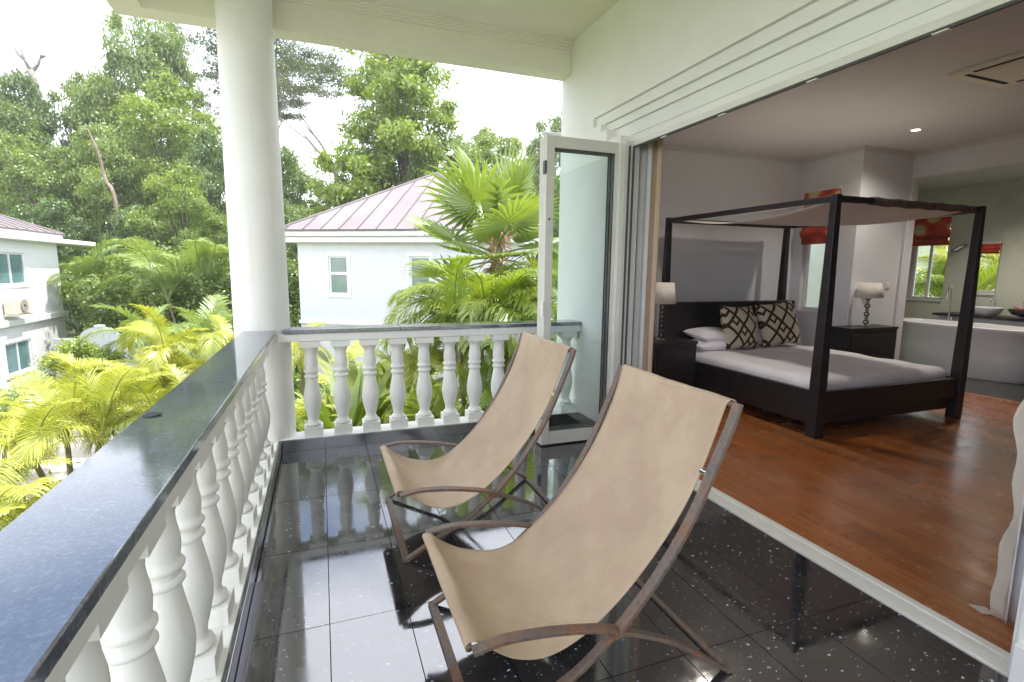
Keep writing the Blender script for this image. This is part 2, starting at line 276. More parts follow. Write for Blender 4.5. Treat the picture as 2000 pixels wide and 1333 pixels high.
# ------------------------------------------------------------------ mesh helpers
def link(o): SC.collection.objects.link(o); return o
class MB:
    def __init__(s): s.v = []; s.f = []
    def quad(s, pts): i = len(s.v); s.v += [tuple(p) for p in pts]; s.f.append(tuple(range(i, i+len(pts)))); return s
    def box(s, x0, x1, y0, y1, z0, z1):
        i = len(s.v); s.v += [(x, y, z) for z in (z0, z1) for y in (y0, y1) for x in (x0, x1)]
        s.f += [tuple(i+k for k in q) for q in ((0, 2, 3, 1), (4, 5, 7, 6), (0, 1, 5, 4), (2, 6, 7, 3), (0, 4, 6, 2), (1, 3, 7, 5))]; return s
    def obox(s, c, e, n, u, a, b, d):   # centre, axes, half sizes
        c, e, n, u = Vector(c), Vector(e), Vector(n), Vector(u); i = len(s.v)
        s.v += [tuple(c+e*(a*x)+n*(b*y)+u*(d*z)) for z in (-1, 1) for y in (-1, 1) for x in (-1, 1)]
        s.f += [tuple(i+k for k in q) for q in ((0, 2, 3, 1), (4, 5, 7, 6), (0, 1, 5, 4), (2, 6, 7, 3), (0, 4, 6, 2), (1, 3, 7, 5))]; return s
    def tube(s, path, rad, n=8, cap=True):
        path = [Vector(p) for p in path]; rings = []
        if not hasattr(rad, '__len__'): rad = [rad]*len(path)
        for k, p in enumerate(path):
            d = (path[min(k+1, len(path)-1)]-path[max(k-1, 0)]).normalized()
            a = d.orthogonal().normalized() if k == 0 else (a-d*a.dot(d)).normalized()
            b = d.cross(a); i = len(s.v); rings.append(i)
            s.v += [tuple(p+(a*math.cos(2*math.pi*j/n)+b*math.sin(2*math.pi*j/n))*rad[k]) for j in range(n)]
        for r0, r1 in zip(rings, rings[1:]):
            s.f += [(r0+j, r0+(j+1) % n, r1+(j+1) % n, r1+j) for j in range(n)]
        if cap: s.f.append(tuple(rings[0]+j for j in reversed(range(n)))); s.f.append(tuple(rings[-1]+j for j in range(n)))
        return s
    def lathe(s, prof, n=24, c=(0, 0, 0), cap=True):
        rings = []
        for r, z in prof:
            rings.append(len(s.v)); s.v += [(c[0]+r*math.cos(2*math.pi*j/n), c[1]+r*math.sin(2*math.pi*j/n), c[2]+z) for j in range(n)]
        for r0, r1 in zip(rings, rings[1:]): s.f += [(r0+j, r0+(j+1) % n, r1+(j+1) % n, r1+j) for j in range(n)]
        if cap: s.f.append(tuple(rings[0]+j for j in reversed(range(n)))); s.f.append(tuple(rings[-1]+j for j in range(n)))
        return s
    def bar(s, path, y0, y1, th):   # flat bar, path in xz, between y0 and y1
        P = [Vector((p[0], p[1])) for p in path]; rings = []
        for k, p in enumerate(P):
            d = (P[min(k+1, len(P)-1)]-P[max(k-1, 0)]).normalized(); n = Vector((-d.y, d.x))*th/2; rings.append(len(s.v))
            for q, y in ((p+n, y0), (p+n, y1), (p-n, y1), (p-n, y0)): s.v.append((q.x, y, q.y))
        for a, b in zip(rings, rings[1:]): s.f += [(a+j, a+(j+1) % 4, b+(j+1) % 4, b+j) for j in range(4)]
        s.f += [tuple(rings[0]+j for j in (3, 2, 1, 0)), tuple(rings[-1]+j for j in range(4))]; return s
    def grid(s, fn, nu, nv):
        i = len(s.v); s.v += [tuple(fn(a/nu, b/nv)) for b in range(nv+1) for a in range(nu+1)]
        s.f += [(i+b*(nu+1)+a, i+b*(nu+1)+a+1, i+(b+1)*(nu+1)+a+1, i+(b+1)*(nu+1)+a) for b in range(nv) for a in range(nu)]; return s
    def slab(s, o, ud, vd, nn, th, U, V, holes=()):
        """wall sheet with real thickness and rectangular holes; o origin, U,V extents"""
        o, ud, vd, nn = Vector(o), Vector(ud), Vector(vd), Vector(nn)
        us = sorted({U[0], U[1], *[h[0] for h in holes], *[h[1] for h in holes]}); vv = sorted({V[0], V[1], *[h[2] for h in holes], *[h[3] for h in holes]})
        inh = lambda a, b: a < U[0] or a > U[1] or b < V[0] or b > V[1] or any(h[0] < a < h[1] and h[2] < b < h[3] for h in holes)
        P = lambda a, b, k: o+ud*a+vd*b+nn*(th*k)
        for i in range(len(us)-1):
            for j in range(len(vv)-1):
                a0, a1, b0, b1 = us[i], us[i+1], vv[j], vv[j+1]; ma, mb = (a0+a1)/2, (b0+b1)/2
                if inh(ma, mb): continue
                s.quad([P(a0, b0, 1), P(a1, b0, 1), P(a1, b1, 1), P(a0, b1, 1)]); s.quad([P(a0, b0, 0), P(a0, b1, 0), P(a1, b1, 0), P(a1, b0, 0)])
                pa = us[i-1] if i else a0-1; na = us[i+2] if i+2 < len(us) else a1+1; pb = vv[j-1] if j else b0-1; nb = vv[j+2] if j+2 < len(vv) else b1+1
                if inh((pa+a0)/2, mb): s.quad([P(a0, b0, 0), P(a0, b0, 1), P(a0, b1, 1), P(a0, b1, 0)])
                if inh((na+a1)/2, mb): s.quad([P(a1, b0, 1), P(a1, b0, 0), P(a1, b1, 0), P(a1, b1, 1)])
                if inh(ma, (pb+b0)/2): s.quad([P(a0, b0, 0), P(a1, b0, 0), P(a1, b0, 1), P(a0, b0, 1)])
                if inh(ma, (nb+b1)/2): s.quad([P(a0, b1, 1), P(a1, b1, 1), P(a1, b1, 0), P(a0, b1, 0)])
        return s
    def build(s, name, mat, parent=None, smooth=False, bevel=0, local=False, solid=0):
        me = bpy.data.meshes.new(name)
        off = Vector((0, 0, 0))
        if parent is not None and not local:
            q = parent
            while q is not None: off += q.location; q = q.parent
        me.from_pydata([tuple(Vector(v)-off) for v in s.v], [], s.f); me.update(); me.materials.append(M[mat] if isinstance(mat, str) else mat)
        if smooth is True: me.shade_smooth()
        elif smooth: me.shade_smooth(); me.set_sharp_from_angle(angle=R(smooth))
        o = link(bpy.data.objects.new(name, me))
        if parent is not None: o.parent = parent
        if solid:
            q = o.modifiers.new('thickness', 'SOLIDIFY'); q.thickness = solid; q.offset = 0
        if bevel:
            q = o.modifiers.new('bevel', 'BEVEL'); q.width = bevel; q.segments = 2; q.limit_method = 'ANGLE'
        return o
def thing(name, label, cat, loc=(0, 0, 0), rz=0, group=None):
    o = link(bpy.data.objects.new(name, None)); o.location = loc; o.rotation_euler = (0, 0, rz); o.empty_display_size = .2
    o['label'] = label; o['category'] = cat
    if group: o['group'] = group
    return o
def tag(o, label, cat, group=None):
    o['label'] = label; o['category'] = cat
    if group: o['group'] = group
    return o
def st(o, kind='structure'): o['kind'] = kind; return o
def child(name, me, parent, loc=(0, 0, 0), rot=(0, 0, 0), scale=(1, 1, 1)):
    o = link(bpy.data.objects.new(name, me)); o.parent = parent; o.location = loc; o.rotation_euler = rot; o.scale = scale; return o
def copy_tree(o, parent=None):
    c = o.copy(); SC.collection.objects.link(c); c.parent = parent
    for ch in list(o.children): copy_tree(ch, c)
    return c

# ================================================================== BALCONY STRUCTURE
XW = 2.36                       # balcony face of the bedroom wall
GZ = -3.3                       # garden level
st(MB().box(-.60, XW-.002, -2.5, 4.62, -.30, -.012).build('balcony_slab', 'tile_grout'))
bf = st(MB().box(-.372, XW-.001, -2.5, 4.398, -.0118, -.006).build('balcony_floor', 'tile_grout'))
tw, tl = .326, .652
tm = None
xs = [-.022+tw*k for k in range(-1, 8)]; k = 0
for i in range(-2, 8):
    x0 = -.022+tw*i; x1 = x0+tw
    a0, a1 = max(x0, -.352), min(x1, XW-.004)
    if a1-a0 < .02: continue
    for j in range(-5, 4):
        y0 = 2.12+tl*j; y1 = y0+tl; b0, b1 = max(y0, -1.2), min(y1, 4.38)
        if b1-b0 < .02: continue
        dz = random.uniform(-.0006, .0006)
        MB().box(a0+.002, a1-.002, b0+.002, b1-.002, -.0055, dz).build('floor_tile', 'floor', bf)
# black skirting round the floor
sk = MB().box(-.372, -.352, -1.5, 4.398, -.004, .098).build('skirting', 'gran_edge', bf, bevel=.004)
MB().box(-.351, XW-.003, 4.382, 4.399, -.004, .0975).build('skirting', 'gran_edge', bf, bevel=.004)
MB().box(XW-.016, XW-.001, 3.86, 4.381, -.004, .097).build('skirting', 'gran_edge', bf, bevel=.003)
# outer wall with the stepped head over the door opening
WALLN = (1, 0, 0)
wl = MB()
D0, D1 = .955, 3.82              # door opening in Y
wl.slab((XW, 0, 0), (0, 1, 0), (0, 0, 1), WALLN, .14, (-2.5, 4.96), (-.3, 4.1),
        holes=[(D0, D1, -.31, 2.60), (D0-.30, 4.29, 2.766, 2.847), (D0-.22, 4.15, 2.70, 2.766), (D0-.15, 4.05, 2.60, 2.70)])
wall = st(wl.build('outer_wall', 'wall'))
for (s0, s1, z0, z1, dx_) in ((D0-.30, 4.29, 2.766, 2.847, .028), (D0-.22, 4.15, 2.70, 2.766, .056), (D0-.15, 4.05, 2.60, 2.70, .080)):
    MB().box(XW+dx_, XW+.139, s0, s1, z0, z1-.0005).build('stepped_band', 'wall', wall)
MB().box(XW+.088, XW+.139, D0, D1, 2.548, 2.60).build('stepped_band', 'wall', wall)
MB().box(XW+.081, XW+.088, D0, D1, 2.5985, 2.602).build('soffit_strip', 'wall', wall)
# door track head and threshold
tr = thing('door_track', 'cream metal head track running the length of the wide bedroom door opening', 'door track', (XW+.07, D0, 2.5))
MB().box(XW+.086, XW+.139, D0, D1, 2.508, 2.5475).build('head_track', 'alu', tr, bevel=.002)
MB().box(XW+.102, XW+.118, D0, D1, 2.500, 2.5075).build('guide_groove', 'aludark', tr)
for yy in (1.5, 2.1, 2.75, 3.35):
    MB().box(XW+.095, XW+.125, yy, yy+.06, 2.494, 2.4995).build('track_clip', 'threshold', tr)
th = thing('door_threshold', 'worn white sill strip between black granite balcony and wood floor', 'threshold', (XW+.01, D0, 0))
MB().box(XW+.004, XW+.070, D0, D1, -.006, .010).build('outer_strip', 'threshold', th, bevel=.002)
MB().box(XW+.074, XW+.098, D0, D1, -.006, .006).build('guide_strip', 'threshold', th, bevel=.001)
MB().box(XW+.102, XW+.142, D0, D1, -.006, .013).build('inner_strip', 'threshold', th, bevel=.002)
# balcony ceiling, beam and cornice
st(MB().box(-1.36, XW-.002, -2.5, 4.95, 3.67, 3.9).build('balcony_ceiling', 'cream'))
bm = st(MB().box(-1.37, XW-.003, 4.77, 4.955, 3.376, 3.668).build('edge_beam', 'cream'))
st(MB().box(-1.371, -1.16, -2.5, 4.769, 3.377, 3.6685).build('edge_beam', 'cream'))
c = MB()
for dy_, dz_ in ((.012, .075), (.026, .055), (.042, .034), (.06, .014)):
    c.box(-1.159, XW-.004, 4.769-dy_, 4.7695, 3.6695-dz_, 3.6693)
c.build('cornice', 'cream', bm)
# column
col = thing('round_column', 'thick round white column at the corner of the balcony rail', 'column', (-.462, 4.59, -.3))
MB().lathe([(.214, 0), (.212, .5), (.208, 1.3), (.202, 2.6), (.193, 3.6), (.192, 3.97)], 64, (-.462, 4.59, -.3)).build('column_shaft', 'balu', col, smooth=30)
# balustrades
PROF = [(.050, .075), (.060, .082), (.064, .092), (.060, .103), (.051, .110), (.045, .120), (.043, .135), (.047, .160), (.057, .200), (.067, .245), (.0715, .285), (.0705, .325), (.063, .375), (.054, .425), (.047, .465), (.045, .480),
        (.054, .486), (.0585, .493), (.0585, .500), (.053, .507), (.047, .512), (.047, .526), (.056, .532), (.0605, .540), (.0605, .548), (.054, .556), (.050, .562), (.052, .580), (.0545, .605), (.053, .630), (.047, .665), (.0445, .690), (.046, .705), (.053, .722), (.064, .738), (.071, .748)]
bmb = MB().box(-.073, .073, -.073, .073, 0, .075); bmb.lathe(PROF, 28); bmb.box(-.076, .076, -.076, .076, .748, .7995)
BME = None
def balustrade(name, label, loc, along, spots, n0):
    global BME
    t = thing(name, label, 'balustrade', loc)
    for (x, y) in spots:
        if BME is None:
            o = bmb.build('baluster', 'balu', t, smooth=40, local=True); BME = o.data
        else: o = child('baluster', BME, t)
        o.location = (x-loc[0], y-loc[1], .1-loc[2]); o.rotation_euler.z = R(random.uniform(-1.2, 1.2))
    return t
bl = balustrade('left_balustrade', 'long balustrade running towards the camera along the left, with wide granite coping', (-.47, 1.5, .0), 'y', [(-.465, 4.08-.272*k) for k in range(0, 20)], 0)
bl.name = 'balustrade'
MB().box(-.585, -.3725, -1.6, 4.40, -.305, .0995).build('base_plinth', 'balu', bl, bevel=.004)
MB().box(-.555, -.372, -1.6, 4.45, .8998, .966).build('under_rail', 'balu', bl, bevel=.006)
for a, b in ((-1.6, .35), (.352, 2.52), (2.522, 4.46)):
    MB().box(-.588, -.352, a, b, .9665, 1.0).build('coping_slab', 'coping', bl, bevel=.004)
bk = balustrade('balustrade', 'shorter balustrade across the far end of the balcony between column and wall', (1.0, 4.5, 0), 'x', [(-.105+.2352*k, 4.50) for k in range(0, 11)], 0)
MB().box(-.4, XW-.001, 4.4, 4.60, -.31, .0992).build('base_plinth', 'balu', bk, bevel=.004)
MB().box(-.34, XW-.001, 4.412, 4.592, .8998, .966).build('under_rail', 'balu', bk, bevel=.006)
for a, b in ((-.30, .62), (.622, 1.75), (1.752, XW-.001)):
    MB().box(a, b, 4.395, 4.625, .9665, 1.0).build('coping_slab', 'coping', bk, bevel=.004)
dc = tag(MB().box(-.349, -.318, -.8, 2.54, -.004, .0035).build('drain_channel', 'drain'), 'thin grey metal drain strip beside the left skirting', 'drain')
lf = MB().quad([(-.575, 1.96, 1.0045), (-.56, 1.995, 1.009), (-.535, 2.005, 1.004), (-.52, 1.985, 1.0075), (-.532, 1.96, 1.004), (-.555, 1.95, 1.002)])
tag(lf.build('fallen_leaf', 'deadleaf', solid=.001), 'small dark leaf lying on the granite coping', 'leaf')
# building below, so the slab stands on something
st(MB().box(-.30, XW+.1, -2.5, 4.2, GZ, -.301).build('lower_storey', 'wall'))
st(MB().box(XW+.1, 10.4, -2.5, 4.9, GZ, -.31).build('lower_storey', 'wall'))

# ================================================================== FOLDED DOORS
def door_leaf(x0, x1, y, parent):
    p = MB().box(x0, x0+.070, y-.021, y+.021, .012, 2.545).build('stile', 'alu', parent, bevel=.003)
    MB().box(x1-.070, x1, y-.021, y+.021, .012, 2.545).build('stile', 'alu', parent, bevel=.003)
    MB().box(x0+.0705, x1-.0705, y-.020, y+.020, .012, .125).build('bottom_rail', 'alu', parent, bevel=.003)
    MB().box(x0+.0705, x1-.0705, y-.020, y+.020, 2.455, 2.545).build('top_rail', 'alu', parent, bevel=.003)
    g = MB()
    for a in ((x0+.0702, x0+.074, .1252, 2.4548), (x1-.074, x1-.0702, .1252, 2.4548)): g.box(a[0], a[1], y-.006, y+.006, a[2], a[3])
    g.box(x0+.074, x1-.074, y-.006, y+.006, .1252, .129); g.box(x0+.074, x1-.074, y-.006, y+.006, 2.451, 2.4548)
    g.build('gasket', 'aludark', parent)
    MB().box(x0+.074, x1-.074, y-.003, y+.003, .129, 2.451).build('pane', 'glass', parent)
for i, (yy, lab) in enumerate(((3.86, 'front leaf of the folded glass doors, its whole frame in view'), (3.907, 'second leaf of the folded glass doors, just behind the front leaf'),
                               (3.954, 'third leaf of the folded glass doors, behind the first two'))):
    d = thing('glass_door', lab, 'glass door', (1.70, yy, 0), group='folded glass door leaves')
    door_leaf(1.705, 2.40, yy, d)
    if i == 0:
        MB().box(1.688, 1.705, yy-.03, yy+.012, 1.12, 1.24).build('hinge', 'threshold', d, bevel=.003)
        MB().box(1.688, 1.705, yy-.03, yy+.012, .25, .35).build('hinge', 'aludark', d, bevel=.003)
        MB().box(1.688, 1.705, yy-.03, yy+.012, 2.25, 2.35).build('hinge', 'aludark', d, bevel=.003)
        MB().tube([(1.735, yy-.021, 1.9), (1.735, yy-.034, 1.9)], .008, 10).build('lock_knob', 'aludark', d)
jm = thing('door_jamb', 'grey aluminium jamb beside the folded doors at the far end of the opening', 'door frame', (XW+.1, 3.8, 0))
MB().box(XW+.012, XW+.138, 3.765, 3.818, .0135, 2.547).build('jamb_post', 'alu', jm, bevel=.003)
MB().box(XW+.045, XW+.058, 3.752, 3.764, .0135, 2.507).build('seal', 'aludark', jm)
MB().box(XW+.085, XW+.098, 3.752, 3.764, .0135, 2.507).build('seal', 'aludark', jm)
jn = thing('door_jamb', 'white door frame post cut by the lower right corner of the photo', 'door frame', (XW+.1, .95, 0))
MB().box(XW+.006, XW+.138, .930, .972, .0135, 2.547).build('jamb_post', 'trim', jn, bevel=.003)
MB().box(XW-.03, XW+.005, .88, .952, -.001, .16).build('bottom_shoe', 'trim', jn, bevel=.004)

# ================================================================== SLING CHAIRS
def cr(pts, n=6):       # catmull-rom
    P = [Vector(p) for p in pts]; out = []
    for i in range(len(P)-1):
        a, b, c_, d = P[max(i-1, 0)], P[i], P[i+1], P[min(i+2, len(P)-1)]
        for k in range(n):
            t = k/n; out.append(.5*((2*b)+(c_-a)*t+(2*a-5*b+4*c_-d)*t*t+(-a+3*b-3*c_+d)*t**3))
    return out+[P[-1]]
X0 = .39
def make_chair(label):
    t = thing('sling_chair', label, 'lounge chair', (X0, 1.72, 0), group='leather sling chairs')
    W = .78; y0, y1 = -W/2, W/2
    seat = [(.386, .352), (.44, .362), (.51, .366), (.645, .353), (.795, .325), (.885, .300)]
    back = [(.888, .300), (.903, .303), (.945, .345), (1.03, .44), (1.12, .562), (1.2, .70), (1.27, .856), (1.32, .97), (1.345, 1.045)]
    rear = [(.895, .283), (.95, .270), (1.09, .208), (1.2, .140), (1.30, .065), (1.388, .004)]
    front = [(.880, .286), (.76, .190), (.62, .118), (.50, .055), (.412, .008)]
    sh = lambda L: [(p[0]-X0, p[1]) for p in L]
    for ys in ((y0, y0+.038), (y1-.038, y1)):
        MB().bar([tuple(v) for v in cr(sh(seat))], ys[0], ys[1], .014).build('seat_rail', 'rust', t, local=True, bevel=.002)
        MB().bar([tuple(v) for v in cr(sh(back))], ys[0]-.0006, ys[1]-.0006, .014).build('back_rail', 'rust', t, local=True, bevel=.002)
        MB().bar([tuple(v) for v in cr(sh(front), 3)], ys[0]+.003, ys[1]-.003, .016).build('leg', 'rust', t, local=True, bevel=.002)
        MB().bar([tuple(v) for v in cr(sh(rear))], ys[0]+.0045, ys[1]-.0045, .016).build('leg', 'rust', t, local=True, bevel=.002)
        MB().box(.875-X0, .915-X0, ys[0]+.001, ys[1]-.001, .272, .296).build('joint_block', 'rust', t, local=True, bevel=.004)
    MB().box(.395-X0, .430-X0, y0+.001, y1-.001, .0015, .0145).build('floor_bar', 'rust', t, local=True, bevel=.002)
    MB().box(1.372-X0, 1.396-X0, y0+.001, y1-.001, .0015, .0135).build('floor_bar', 'rust', t, local=True, bevel=.002)
    MB().tube([(.381-X0, y0+.036, .350), (.381-X0, y1-.036, .350)], .011, 10).build('sling_rod', 'rust', t, local=True, smooth=True)
    MB().tube([(1.344-X0, y0+.036, 1.034), (1.344-X0, y1-.036, 1.034)], .011, 10).build('sling_rod', 'rust', t, local=True, smooth=True)
    # sling
    prof = [(.374, .338), (.368, .352), (.374, .3635), (.392, .366), (.413, .357), (.455, .318), (.53, .268), (.62, .240), (.70, .239), (.785, .267), (.87, .323), (.97, .410), (1.07, .522), (1.16, .648), (1.235, .785), (1.292, .925), (1.322, 1.02), (1.329, 1.042), (1.343, 1.052), (1.358, 1.043), (1.361, 1.015)]
    pc = cr(sh(prof), 4)
    n = len(pc)-1
    def fn(a, b):
        i = b*n; p = pc[int(round(i))]; s_ = b
        sag = .020*math.sin(math.pi*min(1, max(0, (s_-.18)/.70)))*(1-(2*a-1)**2)
        inset = .040+.022*math.sin(math.pi*min(1, max(0, (s_-.10)/.86)))
        wob = (.0035*math.sin(a*9+s_*14)+.0022*math.sin(a*23-s_*9)+.003*math.sin(a*4+s_*31))*math.sin(math.pi*s_)
        y = y0+inset+(W-2*inset)*a
        return (p.x+sag*.35+wob, y, p.y-sag*.9+wob)
    o = MB().grid(fn, 34, n).build('sling', 'leather', t, smooth=True, local=True, solid=.0035)
    for yy in (y0+.045,):
        MB().box(1.232-X0, 1.262-X0, y0+.030, y0+.062, .79, .806).build('buckle', 'chrome', t, local=True, bevel=.002)
    return t
ch2 = make_chair('nearer leather sling chair on rusty steel legs, in the middle of the foreground')
ch1 = copy_tree(ch2); ch1.location = (X0-.055, 2.868, 0); ch1.scale = (1.0, 1.03, 1.02)
ch1['label'] = 'farther leather sling chair, close to the far balustrade and glass doors'

# ================================================================== BEDROOM
RZ = 3.13; HY = 5.9; WX = 6.72; PY = 4.93; OX = 7.7
FZ = .004
wf = st(MB().box(XW+.143, OX, -1.5, 4.95, -.30, -.0085).build('bedroom_floor_base', 'blackwood'))
wf = st(MB().box(2.99, OX, 4.951, HY+.1, -.30, -.0085).build('bedroom_floor', 'blackwood'))
bw, blen = .118, 1.45
bme = MB().box(.0008, bw-.0008, .001, blen-.001, -.008, 0).build('floor_board', 'wood', wf, local=True); first = True
k = 0; x = XW+.143
while x < OX-.05:
    y = -.9-random.random()*1.2; YE = HY if x > 3.0 else 4.84
    ww = min(bw, OX-x)/bw
    while y < YE:
        if first: o = bme; first = False
        else: o = child('floor_board', bme.data, wf)
        o.location = (x, y, FZ-random.random()*.0006); o.scale = (ww, 1, 1)
        if y+blen > YE: o.scale = (ww, (YE-y)/blen, 1)
        y += blen
    x += bw
rw = st(MB().slab((2.98, HY, 0), (1, 0, 0), (0, 0, 1), (0, 1, 0), .12, (0, WX-2.98+.14), (0, RZ)).build('bedhead_wall', 'room'))
# inner face of the wall towards the balcony
st(MB().slab((XW+.1405, 0, 0), (0, 1, 0), (0, 0, 1), (1, 0, 0), .05, (-1.5, 4.95), (0, RZ), holes=[(D0, D1, -.1, 2.60)]).build('bedroom_front_wall', 'room'))
st(MB().box(XW+.1405, 2.979, 4.84, 4.955, 0, RZ).build('bedroom_return_wall', 'room'))
st(MB().box(2.98, 3.07, 4.84, HY-.001, 0, RZ).build('bedroom_niche_wall', 'room'))
st(MB().slab((WX, 0, 0), (0, 1, 0), (0, 0, 1), (1, 0, 0), .14, (PY+.12, HY), (0, RZ), holes=[(5.20, 5.72, .94, 2.62)]).build('bedroom_side_wall', 'room'))
st(MB().slab((WX, PY, 0), (1, 0, 0), (0, 0, 1), (0, 1, 0), .119, (0, OX-WX+.12), (0, RZ)).build('bedroom_recess_wall', 'room'))
st(MB().box(WX+.141, OX, 4.951, 5.05, RZ, RZ+.2).build('recess_wall_head', 'room'))
st(MB().slab((OX, 0, 0), (0, 1, 0), (0, 0, 1), (1, 0, 0), .12, (-1.5, PY-.001), (0, RZ), holes=[(-.2, PY-.03, -.1, 2.80)]).build('bathroom_opening_wall', 'room'))
st(MB().box(XW+.14, 10.6, -1.62, -1.5, -.3, RZ).build('bedroom_rear_wall', 'room'))
st(MB().box(2.985, WX+.14, 4.951, HY+.12, RZ, RZ+.2).build('bedroom_ceiling', 'roomc'))
st(MB().box(XW+.12, OX+.12, -1.6, 4.95, RZ, RZ+.2).build('bedroom_ceiling', 'roomc'))
st(MB().box(XW+.145, 10.5, -1.6, 4.94, RZ+.205, RZ+.5).build('house_roof_slab', 'wall'))
st(MB().box(3.0, 6.86, 4.945, 6.02, RZ+.205, RZ+.5).build('house_roof_slab', 'wall'))
st(MB().box(7.7, 10.5, 4.945, 6.8, RZ+.205, RZ+.5).build('house_roof_slab', 'wall'))
cn = MB()
for d_, z_ in ((.05, .012), (.03, .03), (.015, .05)):
    cn.box(XW+.2, WX, HY-d_, HY-.001, RZ-z_, RZ-.001); cn.box(WX-d_, WX-.001, PY+.001, HY, RZ-z_, RZ-.0012); cn.box(WX-d_, OX, PY-d_, PY-.001, RZ-z_, RZ-.0014); cn.box(OX-d_, OX-.001, -1.5, PY, RZ-z_, RZ-.0016)
st(cn.build('bedroom_cornice', 'roomc'))
# bedroom window and blind
def room_window(name, label, plane, y0, y1, z0, z1, th=.14, mull=None):
    t = thing(name, label, 'window', (plane, (y0+y1)/2, z0))
    fr = MB(); X = plane+.06; q = .045
    for b in ((y0, y0+q, z0, z1), (y1-q, y1, z0, z1), (y0+q, y1-q, z0, z0+q), (y0+q, y1-q, z1-q, z1)): fr.box(X, X+.05, b[0], b[1], b[2], b[3])
    fr.build('window_frame', 'trim', t, bevel=.003)
    if mull:
        MB().box(X+.004, X+.046, mull-.02, mull+.02, z0+q, z1-q).build('mullion', 'trim', t)
    MB().box(X+.022, X+.028, y0+q, y1-q, z0+q, z1-q).build('pane', 'glass', t)
    MB().box(plane-.03, plane+.06, y0-.0, y1+.0, z0-.025, z0).build('sill', 'trim', t, bevel=.003)
    return t
room_window('window', 'narrow white window behind the bed under a red roman blind', WX, 5.20, 5.72, .94, 2.62)
def blind(label, X, y0, y1, z0, z1, folds=3):
    t = thing('roman_blind', label, 'blind', (X, (y0+y1)/2, z1), group='red floral roman blinds')
    n = 26
    def fn(a, b):
        z = z1+(z0-z1)*b; k = .012+.01*math.sin(b*18)+(.03*max(0, math.sin((b-.70)/.30*math.pi*1.5))**2 if b > .7 else 0)
        return (X-.02-k, y0+(y1-y0)*a, z)
    MB().grid(fn, 8, n).build('blind_fabric', 'blind', t, smooth=True, solid=.004)
    MB().box(X-.03, X-.002, y0, y1, z1+.001, z1+.03).build('headrail', 'trim', t)
    return t
blind('red and cream floral roman blind on the window behind the bed', WX, 5.19, 5.74, 1.90, 2.64)
# bed
bd = thing('four_poster_bed', 'black four-poster bed with a cloth canopy slung under its top frame', 'bed', (5.16, 4.4, 0))
BX0, BX1, BY0, BY1 = 4.175, 6.175, 3.27, 5.54
for (px, py) in ((BX0, BY0), (BX1, BY0), (BX0, BY1), (BX1, BY1)):
    r0, r1 = .052, .034; m_ = MB(); i = 0
    for z0, z1, a, b in ((FZ, .5, .050, .050), (.5, 2.165, .050, .030)):
        vs_ = [(px+sx*a, py+sy*a, z0) for sx, sy in ((-1, -1), (1, -1), (1, 1), (-1, 1))]+[(px+sx*b, py+sy*b, z1) for sx, sy in ((-1, -1), (1, -1), (1, 1), (-1, 1))]
        i = len(m_.v); m_.v += vs_; m_.f += [(i, i+1, i+5, i+4), (i+1, i+2, i+6, i+5), (i+2, i+3, i+7, i+6), (i+3, i, i+4, i+7)]
        if z1 > 1: m_.f.append((i+4, i+5, i+6, i+7))
        else: m_.f.append((i+3, i+2, i+1, i))
    m_.build('bed_post', 'blackwood', bd, bevel=.004)
for b in ((BX0, BX1, BY0-.022, BY0+.022), (BX0, BX1, BY1-.022, BY1+.022), (BX0-.022, BX0+.022, BY0, BY1), (BX1-.022, BX1+.022, BY0, BY1)):
    hor = b[1]-b[0] > .5
    e_ = .031
    (MB().box(b[0]+e_, b[1]-e_, b[2], b[3], 2.10, 2.155) if hor else MB().box(b[0], b[1], b[2]+e_, b[3]-e_, 2.10, 2.155)).build('canopy_rail', 'blackwood', bd, bevel=.003)
MB().box(BX0+.051, BX1-.051, BY0-.03, BY0+.02, .235, .43).build('footboard', 'blackwood', bd, bevel=.004)
MB().box(BX0-.03, BX0+.02, BY0+.051, BY1-.051, .12, .43).build('side_rail', 'blackwood', bd, bevel=.004)
MB().box(BX1-.02, BX1+.03, BY0+.051, BY1-.051, .12, .43).build('side_rail', 'blackwood', bd, bevel=.004)
MB().box(BX0-.06, BX1+.1, BY1-.15, BY1-.055, .1, 1.10).build('headboard', 'blackwood', bd, bevel=.01)
MB().box(BX0+.03, BX1-.03, BY0+.03, BY1-.16, .10, .30).build('bed_base', 'blackwood', bd)
def canopy(a, b):
    x = BX0+.02+(BX1-BX0-.04)*a; y = BY0+.02+(BY1-BY0-.1)*b
    return (x, y, 2.135-.10*math.sin(math.pi*b)**.8*(.75+.25*math.cos(a*3))-.02*math.sin(a*7+b*3)*math.sin(math.pi*b))
MB().grid(canopy, 24, 24).build('canopy_cloth', 'canopy', bd, smooth=True, solid=.003)
def cuff(a, b):
    x = BX0+.42+(1.45)*a; an = b*2*math.pi
    return (x, BY0+.032*math.cos(an)*1.05, 2.128+.037*math.sin(an)+.004*math.sin(a*31))
MB().grid(cuff, 30, 10).build('canopy_tie', simple('canopy_tie_cloth', (.15, .115, .10), .9, var=.4, scale=18), bd, smooth=True)
